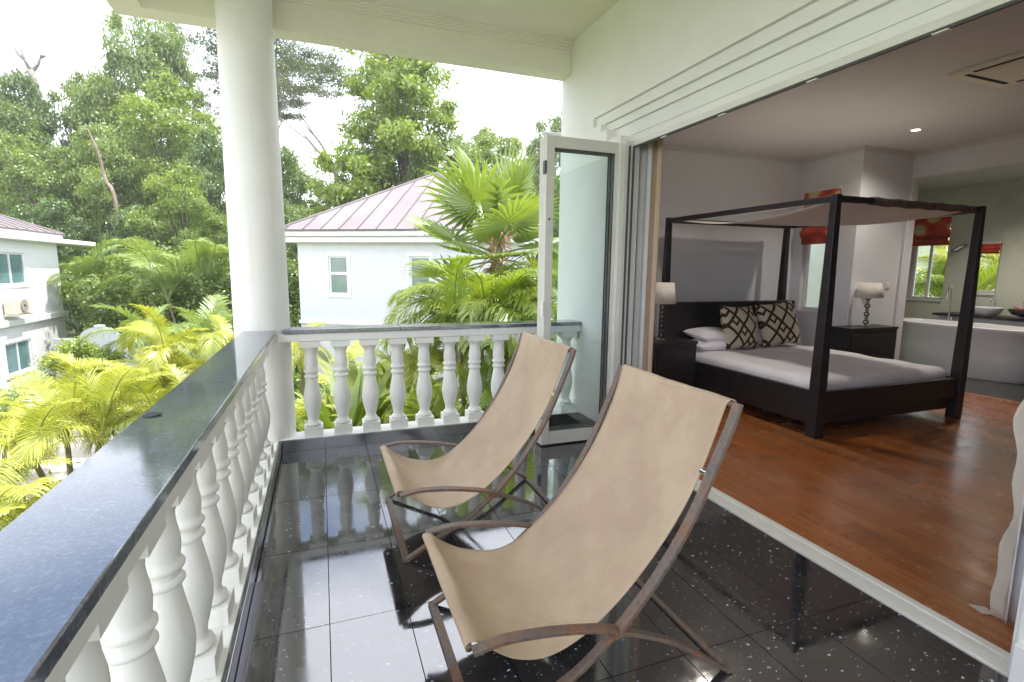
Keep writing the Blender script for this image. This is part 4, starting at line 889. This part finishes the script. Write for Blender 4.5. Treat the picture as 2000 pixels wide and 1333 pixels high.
# ---------------- forest
TD = [tree_data(11, 16, 6.2, 2.0, 18, 19, 135, .25, 'leaf', crad=.85), tree_data(12, 16, 5.6, 1.5, 18, 17, 140, .24, 'leaf', crad=.8), tree_data(13, 15, 6.0, 1.0, 17, 18, 130, .26, 'leaf_dark', crad=.85),
      tree_data(14, 17, 5.2, 2.5, 18, 17, 135, .24, 'leaf_bright', crad=.8)]
TH = [max(v.co.z for v in t_[1].vertices) for t_ in TD]; TR = [max(abs(v.co.x) for v in t_[1].vertices)*.86 for t_ in TD]
AL = tree_data(21, 17, 6.6, 2.5, 26, 14, 110, .28, 'leaf_bright', flat=.34, shape='layer', crad=.8)
def rain_data(seed):
    rg = np.random.default_rng(seed); m_ = MB(); C = []
    def br(p, d, L_, r0, dep):
        pts = [p]; rr = [r0]; q = p.copy(); dd = d.copy()
        for k_ in range(4):
            dd = (dd+Vector(rg.normal(size=3))*.13+Vector((0, 0, .05 if dep < 3 else -.02))).normalized(); q = q+dd*L_/4; pts.append(q.copy()); rr.append(r0*(1-.38*(k_+1)/4))
        m_.tube(pts, rr, 6 if dep < 3 else 4, cap=False)
        if dep >= 4:
            for u in (pts[2], pts[3], pts[4]):
                if rg.random() < .85: C.append(np.array(u)+rg.normal(size=(34, 3))*np.array([.85, .85, .16])*.75+np.array([0, 0, .15]))
        if dep < 6:
            for k_ in range(2 if dep else 4):
                az = math.atan2(dd.y, dd.x)+(rg.uniform(.3, .85)*(1 if k_ else -1) if dep else 1.57*k_+rg.uniform(-.4, .4)); el = (.95 if dep == 0 else max(.12, math.asin(max(-1, min(1, dd.z)))*.82))+rg.uniform(-.15, .18)
                br(q.copy(), Vector((math.cos(az)*math.cos(el), math.sin(az)*math.cos(el), math.sin(el))), L_*rg.uniform(.66, .86) if dep else 4.6, rr[-1]*.78, dep+1)
    br(Vector((0, 0, 0)), Vector((.05, .02, 1)).normalized(), 15, .42, 0)
    C = np.concatenate(C); S = rg.uniform(.7, 1.3, len(C))*.27; me = leafcloud('crown', C, S, 'leaf_fine', .6, .6, seed)
    o = m_.build('trunk', 'greybark', None, smooth=True, local=True); md_ = o.data; bpy.data.objects.remove(o); print('rain', C[:, 2].max(), abs(C[:, :2]).max(), len(C)); return md_, me
RT = rain_data(31)
def at(px, D):           # ground position along a view direction (metres in front of the lens)
    t_ = (px-1000)/998.; return (D*math.sin(yaw)+t_*D*math.cos(yaw), D*math.cos(yaw)-t_*D*math.sin(yaw))
def ztop(py, D, px):     # height seen at image row py
    return 1.5+D*(math.tan(pitch)*0+((519-.0-py)/998.)*1.0)
forest = [  # px, top row, half width px, distance, kind, label
    (-70, 165, 150, 52, 1, 'broadleaf tree cut by the left border behind the left house'),
    (25, 180, 120, 46, 0, 'dark green tree whose crown meets the left border above the house roof'),
    (120, 160, 100, 50, 2, 'dark crown beside the bare dead snag on the left skyline'),
    (205, 150, 85, 54, 1, 'tree just left of the tallest crown on the left skyline'),
    (325, 62, 110, 56, 0, 'tallest leafy tree on the left, its crown reaching the eave'),
    (345, 160, 120, 46, 3, 'lighter green crown in front of the tallest left tree'),
    (225, 250, 95, 42, 0, 'mid-height tree behind the bare leaning trunk'),
    (80, 270, 110, 40, 1, 'mid-height tree above the left house eave'),
    (400, 250, 90, 40, 2, 'dark tree crown touching the left edge of the column'),
    (365, 320, 75, 33, 3, 'yellow-green bushy tree left of the column'),
    (150, 390, 95, 35, 2, 'low dark tree beside the corner of the left house'),
    (265, 400, 80, 34, 2, 'low dark tree above the arching palms'),
    (430, 400, 70, 36, 0, 'low tree half hidden by the column'),
    (595, 290, 90, 48, 2, 'dark tree just right of the column under the sparse branches'),
    (575, 395, 65, 36, 0, 'low tree rising behind the left end of the villa roof'),
    (680, 360, 85, 42, 3, 'light green tree behind the villa roof slope'),
    (760, 250, 95, 44, 0, 'green tree below the big layered almond tree'),
    (870, 260, 95, 44, 1, 'green tree behind the villa roof ridge'),
    (960, 245, 75, 50, 3, 'tree behind the fan palm crown'),
    (1030, 265, 60, 54, 2, 'tree in the gap beside the folded glass doors'),
    (1080, 215, 55, 58, 1, 'small high crown against the pier wall on the right skyline'),
    (1120, 300, 80, 46, 0, 'tree seen through the folded glass doors'),
    (-190, 200, 120, 44, 0, 'tree beyond the left border'),
]
for i, (px, py, hw, D, k, lab) in enumerate(forest[:-1]):
    x, y = at(px, D); H = ztop(py, D, px)-GZ; k0 = TD[k]; Hd = TH[k]; Rd = TR[k]
    s_ = hw/998*D/Rd; gzz = GZ
    plant('broadleaf_tree', lab, 'tree', k0, (x, y, gzz-.3), i*1.7+(2.6 if i == 4 else 0), (s_, s_, (H+.3)/Hd), 'trees of the wood behind the houses')
x, y = at(800, 43); plant('almond_tree', 'big bright layered tree standing above the villa roof', 'tree', AL, (x, y, GZ), .4, (1.1, 1.1, (ztop(100, 43, 800)-GZ)/max(v.co.z for v in AL[1].vertices)))
RH = max(v.co.z for v in RT[1].vertices)
x, y = at(690, 60); plant('rain_tree', 'sparse spreading tree with grey branches right of the column', 'tree', RT, (x, y, GZ), .3, (.95, .95, (ztop(95, 60, 0)-GZ)/RH), 'sparse spreading trees')
x, y = at(575, 64); plant('rain_tree', 'sparse spreading tree whose twigs emerge on the right of the column', 'tree', RT, (x, y, GZ), 2.2, (.85, .85, (ztop(85, 64, 0)-GZ)/RH), 'sparse spreading trees')
x, y = at(425, 66); plant('rain_tree', 'sparse spreading tree with thin twigs left of the column top', 'tree', RT, (x, y, GZ), 4.1, (.7, .7, (ztop(100, 66, 0)-GZ)/RH), 'sparse spreading trees')
# bare snags
x, y = at(112, 56); sx_, sy_ = x, y; zt = 1.5+56*(519-120)/998
m_ = MB().tube([(x, y, GZ+8), (x+.1, y, zt-4.2), (x-.05, y, zt-2.6)], [.6, .45, .35], 7)
for pts_ in (((x-.05, y, zt-2.7), (x-.5, y, zt-1.6), (x-.7, y, zt-.3)), ((x, y, zt-2.8), (x+.6, y, zt-2.0), (x+.9, y, zt-1.2), (x+.8, y, zt-.4)), ((x-.5, y, zt-1.6), (x-.9, y, zt-1.3), (x-1.2, y, zt-.5)), ((x+.9, y, zt-1.2), (x+1.3, y, zt-1.0))): m_.tube(pts_, [.22, .15, .09, .05][:len(pts_)], 5)
tag(m_.build('dead_tree', 'greybark', smooth=True), 'bare grey dead tree top on the left skyline', 'tree')
a_, b_ = at(205, 38), at(248, 38)
tag(MB().tube([tuple(v) for v in cr([(a_[0], a_[1], 1.5+38*250/998), (a_[0]+.5, a_[1], 1.5+38*205/998), (a_[0]+.75, a_[1], 1.5+38*160/998), (b_[0]-.1, b_[1], 1.5+38*110/998), (b_[0]+.1, b_[1], GZ)], 5)], [.05]*3+[.10]*6+[.13]*12, 6).build('bare_trunk', 'palebark', smooth=True), 'pale pinkish bare trunk leaning among the left trees', 'tree')
# far wood that reads as one mass
rg = np.random.default_rng(5); n_ = 5200; cs = []
for i in range(260):
    px = rg.uniform(-500, 1500); D = rg.uniform(64, 90); x, y = at(px, D); h = rg.uniform(2, 11)*(1 if px > 450 else 1.25)
    cs.append(np.array([x, y, GZ+h])+rg.normal(size=(120, 3))*np.array([2.4, 2.4, 1.5]))
cs = np.concatenate(cs); me = leafcloud('far_wood', cs, rg.uniform(.5, .9, len(cs)), 'leaf_dark', .3, .7, 77)
st(link(bpy.data.objects.new('far_wood', me)), 'stuff')

# ---------------- palms
def frond_mesh(seed, Lf, arch, lead, nlf, llen, lw, droop, mat, twist=.0):
    """pinnate frond growing along +x from the origin; rachis and leaflets in one part"""
    rg = np.random.default_rng(seed); m_ = MB(); pts = []; p = Vector((0, 0, 0)); a = lead; seg = 16
    for k_ in range(seg+1):
        pts.append(p.copy()); d = Vector((math.cos(a), 0, math.sin(a))); p = p+d*(Lf/seg); a -= arch/seg*(.5+1.0*k_/seg)
    m_.tube(pts, [.018*(1-.85*k_/seg)*Lf/1.6+.002 for k_ in range(seg+1)], 5)
    for i in range(nlf):
        f_ = .14+.86*(i+.5)/nlf; q = f_*seg; k_ = min(int(q), seg-1); pt = pts[k_].lerp(pts[k_+1], q-k_); tg = (pts[k_+1]-pts[k_]).normalized()
        nm = Vector((-tg.z, 0, tg.x)); ll = llen*math.sin(math.pi*(.10+.86*f_))**.6*rg.uniform(.85, 1.1)
        for sgn in (-1, 1):
            d = (Vector((0, sgn, 0))*.80+tg*(.55+.5*f_)+nm*(.35+rg.uniform(-.18, .12))).normalized(); wv = tg.cross(d).cross(d).normalized()*lw/2
            wv = (tg-d*tg.dot(d)).normalized()*lw/2
            p0 = pt; dr = droop*rg.uniform(.7, 1.3)
            p1 = p0+d*ll*.5+Vector((0, 0, -dr*ll*.12)); p2 = p0+d*ll*.85+Vector((0, 0, -dr*ll*.45)); p3 = p0+d*ll*.98+Vector((0, 0, -dr*ll*.75))
            j = len(m_.v); m_.v += [tuple(p0-wv*.4), tuple(p0+wv*.4), tuple(p1-wv), tuple(p1+wv), tuple(p2-wv*.6), tuple(p2+wv*.6), tuple(p3)]
            m_.f += [(j, j+1, j+3, j+2), (j+2, j+3, j+5, j+4), (j+4, j+5, j+6)]
    o = m_.build('frond', mat, None, local=True); me = o.data; bpy.data.objects.remove(o); return me
FR = {}
for mt in ('areca', 'areca_green', 'palmgreen'):
    FR[mt] = [frond_mesh(40+k_, 1.75, ar, ld, 66, .50, .021, dr, mt) for k_, (ar, ld, dr) in enumerate(((1.7, 1.25, .5), (2.3, 1.1, .8), (1.3, 1.35, .4), (2.7, .95, 1.0)))]
STEM = {}
def palm(label, loc, crown_z, nf, size, mat, seed, group, name='areca_palm', cat='palm', stems=3, spread=.35, tilt=.25, trunk=None):
    """clump palm: stems rise from the ground, fronds spring from their tops"""
    rg = random.Random(seed); t = thing(name, label, cat, (loc[0], loc[1], GZ), 0, group); h = crown_z-GZ
    tips = []
    for s_ in range(stems):
        a = 6.283*s_/stems+rg.uniform(-.4, .4); r_ = spread*rg.uniform(.5, 1.1) if stems > 1 else 0
        hh = h*rg.uniform(.82, 1.0) if stems > 1 else h; tp = (r_*math.cos(a)*1.8, r_*math.sin(a)*1.8, hh); tips.append(tp)
        tr_ = trunk or .05
        MB().tube([(r_*.4*math.cos(a), r_*.4*math.sin(a), 0), (r_*math.cos(a), r_*math.sin(a), hh*.5), tp], [tr_*1.2, tr_, tr_*.8], 7).build('stem', 'palmstem', t, smooth=True, local=True)
    for k_ in range(nf):
        tp = tips[k_ % stems]; az = k_*2.399+rg.uniform(-.3, .3); sc_ = size*rg.uniform(.75, 1.1)
        v_ = FR[mat][rg.randrange(4)]
        o = child('frond', v_, t, (tp[0], tp[1], tp[2]-rg.uniform(0, .25)), (rg.uniform(-.25, .25), rg.uniform(-tilt, tilt), az), (sc_, sc_, sc_))
    return t
YG = 'yellow areca palms in the garden below'
palms = [  # label, loc, crown z, fronds, size, material, seed, stems
    ('big yellow palm spreading in front of the lower left house window', (-4.35, 10.9), -1.35, 20, 1.0, 'areca', 1, 3),
    ('yellow palm cut by the left border, nearest the balcony', (-4.9, 9.0), -2.35, 17, 1.0, 'areca', 2, 3),
    ('yellow palm right of the biggest one, beside the driveway kerb', (-3.7, 12.8), -1.55, 18, .95, 'areca', 3, 3),
    ('yellow palm rising above the granite coping midway along the left', (-3.35, 14.2), -1.25, 18, 1.0, 'areca', 4, 3),
    ('bright yellow palm arching beside the left of the column', (-2.75, 13.3), -.35, 16, .85, 'areca', 5, 2),
    ('yellow palm behind the coping near the column foot', (-2.6, 11.6), -1.3, 16, .9, 'areca', 6, 3),
    ('bushy yellow palm filling the gap right of the round shrub', (-4.6, 15.6), -1.5, 16, 1.0, 'areca', 9, 3),
    ('yellow-green palm low against the left house wall', (-6.6, 13.6), -2.2, 16, .95, 'areca', 7, 3),
]
for (lab, loc, cz, nf, sz, mt, sd_, stn) in palms: palm(lab, loc, cz, nf+3, sz, mt, sd_, YG, stems=stn)
PG = 'green palms by the garden wall'
palm('tall arching green palm above the garden wall', (-5.6, 26.2), .35, 18, 2.0, 'palmgreen', 11, PG, name='arching_palm', stems=2, spread=.5)
palm('dense green palm drooping over the garden wall', (-5.5, 21.6), -1.3, 18, 1.5, 'palmgreen', 12, PG, name='arching_palm', stems=2, spread=.4)
palm('green palm between the drooping palm and the column', (-3.6, 20.6), -1.2, 16, 1.4, 'palmgreen', 13, PG, name='arching_palm', stems=2, spread=.4)
palm('slender coconut palm beside the corner of the left house', (-10.3, 29.8), .1, 18, 1.7, 'palmgreen', 14, PG, name='coconut_palm', stems=1, trunk=.12)
palm('green palm squeezed against the left house corner', (-11.2, 31.5), .2, 14, 1.6, 'areca_green', 15, PG, name='arching_palm', stems=2)
# right side
RG_ = 'green areca clumps beyond the far balustrade'
palm('tall fresh green areca in front of the fan palm', (2.45, 8.1), .85, 28, 1.05, 'areca_green', 21, RG_, stems=4, spread=.30)
palm('green areca clump left of the folded doors', (2.95, 7.7), .55, 26, 1.0, 'areca_green', 22, RG_, stems=4, spread=.28)
palm('yellow-tipped areca just above the far coping', (1.65, 8.9), -.05, 20, .9, 'areca', 23, RG_, stems=3, spread=.3)
palm('areca clump seen through the right balusters', (1.9, 7.4), -1.1, 20, .95, 'areca_green', 24, RG_, stems=4, spread=.3)
palm('yellow areca seen between the middle balusters', (.95, 8.6), -1.35, 18, .9, 'areca', 25, RG_, stems=3)
palm('low areca seen between the left balusters beside the column', (-.55, 8.8), -1.3, 18, .9, 'areca', 26, RG_, stems=3)
palm('green areca filling the balusters behind the farther chair', (2.6, 6.9), -.9, 20, .85, 'areca_green', 27, RG_, stems=4, spread=.25)
palm('areca behind the column, its tips beside the villa wall', (-.75, 11.6), -.25, 16, .85, 'areca', 28, RG_, stems=3)
palm('areca at the foot of the villa wall', (1.2, 13.5), -1.9, 18, 1.1, 'areca_green', 29, RG_, stems=3)
palm('areca low below the balcony at the right end', (3.6, 9.4), -.8, 18, 1.0, 'areca', 30, RG_, stems=3)
palm('palm behind the small mirror-reflection window', (14.2, 7.2), 1.3, 24, 1.2, 'areca', 33, RG_, stems=4, spread=.5)
palm('palm outside the tall bathroom window', (13.0, 7.9), 1.5, 24, 1.15, 'areca_green', 31, RG_, stems=4, spread=.5)
# fan palm
def fan_mesh(seed, Rf, mat, droop, cup):
    rg = np.random.default_rng(seed); m_ = MB(); pet = Rf*.75
    m_.tube([(0, 0, 0), (pet*.5, 0, pet*.04), (pet, 0, 0)], [.022, .016, .012], 5)
    n_ = 30; A0 = 2.5
    for k_ in range(n_):
        a0 = -A0+2*A0*k_/n_; a1 = -A0+2*A0*(k_+1)/n_; am = (a0+a1)/2; Lk = Rf*(1-.22*(abs(am)/A0)**2)*rg.uniform(.93, 1.05)
        def pt(a, r_, up_=0): return (pet+math.cos(a)*r_, math.sin(a)*r_, up_+cup*r_*r_/Rf*.5-droop*max(0, r_/Rf-.55)**2*Rf*1.6)
        r1 = Lk*.58; j = len(m_.v)
        m_.v += [pt(am, .03), pt(a0, r1*.5, -.012), pt(am, r1*.5, .014), pt(a1, r1*.5, -.012), pt(a0+.01, r1, -.016), pt(am, r1, .016), pt(a1-.01, r1, -.016), pt(am-.016, Lk*.82), pt(am+.016, Lk*.82), pt(am+rg.uniform(-.04, .04), Lk, -.05*rg.random())]
        m_.f += [(j, j+1, j+2), (j, j+2, j+3), (j+1, j+4, j+5, j+2), (j+2, j+5, j+6, j+3), (j+4, j+7, j+5), (j+5, j+8, j+6), (j+5, j+7, j+8), (j+7, j+9, j+8)]
    o = m_.build('frond', mat, None, local=True); me = o.data; bpy.data.objects.remove(o); return me
FN = [fan_mesh(1, 1.0, 'fan', .25, .25), fan_mesh(2, 1.05, 'fan', .6, .1), fan_mesh(3, .95, 'fan', .1, .35)]
fp = thing('fan_palm', 'fan palm with big pleated round leaves in front of the villa', 'palm', (3.42, 9.9, GZ))
MB().tube([(0, 0, 0), (.02, 0, 2.6), (-.04, 0, 4.3), (-.10, 0, 5.35)], [.16, .13, .12, .13], 12).build('trunk', 'palmstem', fp, smooth=True, local=True)
rnd = random.Random(4)
th_ = MB()
for k_ in range(110):
    a = rnd.uniform(0, 6.28); z_ = rnd.uniform(4.6, 5.75); l_ = rnd.uniform(.25, .6); c0 = Vector((-.08+.12*math.cos(a), .12*math.sin(a), z_)); c1 = c0+Vector((math.cos(a)*l_*.5, math.sin(a)*l_*.5, l_*rnd.uniform(-.8, .5)))
    th_.tube([c0, (c0+c1)/2+Vector((0, 0, .05)), c1], [.016, .012, .005], 4)
th_.build('thatch', 'thatch', fp, local=True)
for k_ in range(19):
    az = k_*2.399+.5; el = 1.35-2.0*(k_/18)**.9; o = child('frond', FN[k_ % 3], fp, (-.10, 0, 5.35-.5*(k_/18)), (rnd.uniform(-.35, .35), -el, az), (1.22,)*3); o.rotation_mode = 'XYZ'
# spiky rosettes and shrubs
def spiky_data(seed, n_, Lf, wd, mat):
    rg = np.random.default_rng(seed); m_ = MB()
    for k_ in range(n_):
        az = k_*2.399; el = rg.uniform(.1, 1.35); ll = Lf*rg.uniform(.75, 1.1); d = Vector((math.cos(az)*math.cos(el), math.sin(az)*math.cos(el), math.sin(el))); sd__ = Vector((-math.sin(az), math.cos(az), 0))*wd/2
        c0 = Vector((0, 0, .55+.6*k_/n_)); p1 = c0+d*ll*.5; p2 = c0+d*ll*.9+Vector((0, 0, -ll*.16)); j = len(m_.v)
        m_.v += [tuple(c0-sd__*.5), tuple(c0+sd__*.5), tuple(p1-sd__), tuple(p1+sd__), tuple(p2)]; m_.f += [(j, j+1, j+3, j+2), (j+2, j+3, j+4)]
    o = m_.build('leaf_rosette', mat, None, local=True); me = o.data; bpy.data.objects.remove(o)
    s2 = MB().tube([(0, 0, 0), (0, 0, 1.1)], [.07, .05], 7); o = s2.build('stem', 'palmstem', None, local=True); m2 = o.data; bpy.data.objects.remove(o)
    return m2, me
SPK = spiky_data(5, 80, 1.05, .085, 'spiky')
for i, (x, y, s_, lab) in enumerate(((.22, 7.4, 1.65, 'strappy green dracaena between the first balusters right of the column'), (.52, 8.0, 1.6, 'strappy dracaena behind the third and fourth balusters'), (-.2, 7.2, 1.0, 'short spiky plant low beside the column foot'),
                                     (1.35, 9.9, 1.4, 'spiky plant low behind the middle balusters'))):
    plant('dracaena', lab, 'plant', SPK, (x, y, GZ), i*1.1, (s_, s_, s_*1.25), 'strappy dracaenas below the far rail', ('stem', 'leaf_rosette'))
SH = tree_data(51, 2.2, 1.1, .2, 8, 10, 90, .12, 'leaf_bright', crad=.35, trunk_r=.06)
SB = tree_data(52, 2.2, 1.2, .1, 11, 14, 110, .075, 'leaf', crad=.32, trunk_r=.04)
for i, (x, y, s_, lab) in enumerate(((-7.9, 22.2, .95, 'round green shrub in front of the garden wall'), (-8.3, 28.2, 1.9, 'dark bushes behind the left end of the garden wall'), (-4.5, 27.5, 2.0, 'bushes behind the middle of the garden wall'), (-1.6, 17.5, .8, 'shrub at the near corner of the villa'),
                                     (2.6, 16.5, .8, 'low shrub along the villa wall'), (-7.2, 29.5, 2.4, 'tall bush between coconut palm and arching palm'), (-1.9, 27, 2.2, 'bush behind the column at garden wall end'))):
    plant('shrub', lab, 'shrub', SH if s_ < 1.2 else SB, (x, y, GZ), i, (s_, s_, s_), 'garden shrubs')
# ground cover under the palms
rg = np.random.default_rng(8); cs = []
for i in range(620):
    x = rg.uniform(-10.5, 6); y = rg.uniform(6, 24)
    if x < -4.2 and y < 18: continue
    cs.append(np.array([x, y, GZ+rg.uniform(.1, .55)])+rg.normal(size=(70, 3))*np.array([.38, .38, .16]))
cs = np.concatenate(cs); me = leafcloud('ground_cover', cs, rg.uniform(.10, .22, len(cs)), 'palmgreen', .5, .4, 78)
st(link(bpy.data.objects.new('ground_cover', me)), 'stuff')

# thin humid air
hm = bpy.data.materials.new('humid_air'); hm.use_nodes = True; t = hm.node_tree; t.nodes.clear()
pv = nd(t, 'ShaderNodeVolumePrincipled'); pv.inputs['Color'].default_value = (.93, .96, 1, 1); pv.inputs['Density'].default_value = .0007; pv.inputs['Anisotropy'].default_value = .2
ov_ = nd(t, 'ShaderNodeOutputMaterial'); t.links.new(pv.outputs[0], ov_.inputs['Volume']); M['haze'] = hm
st(MB().box(-265, 305, -65, 365, -40, 60).build('haze', 'haze'), 'stuff')
SC.cycles.volume_bounces = 1
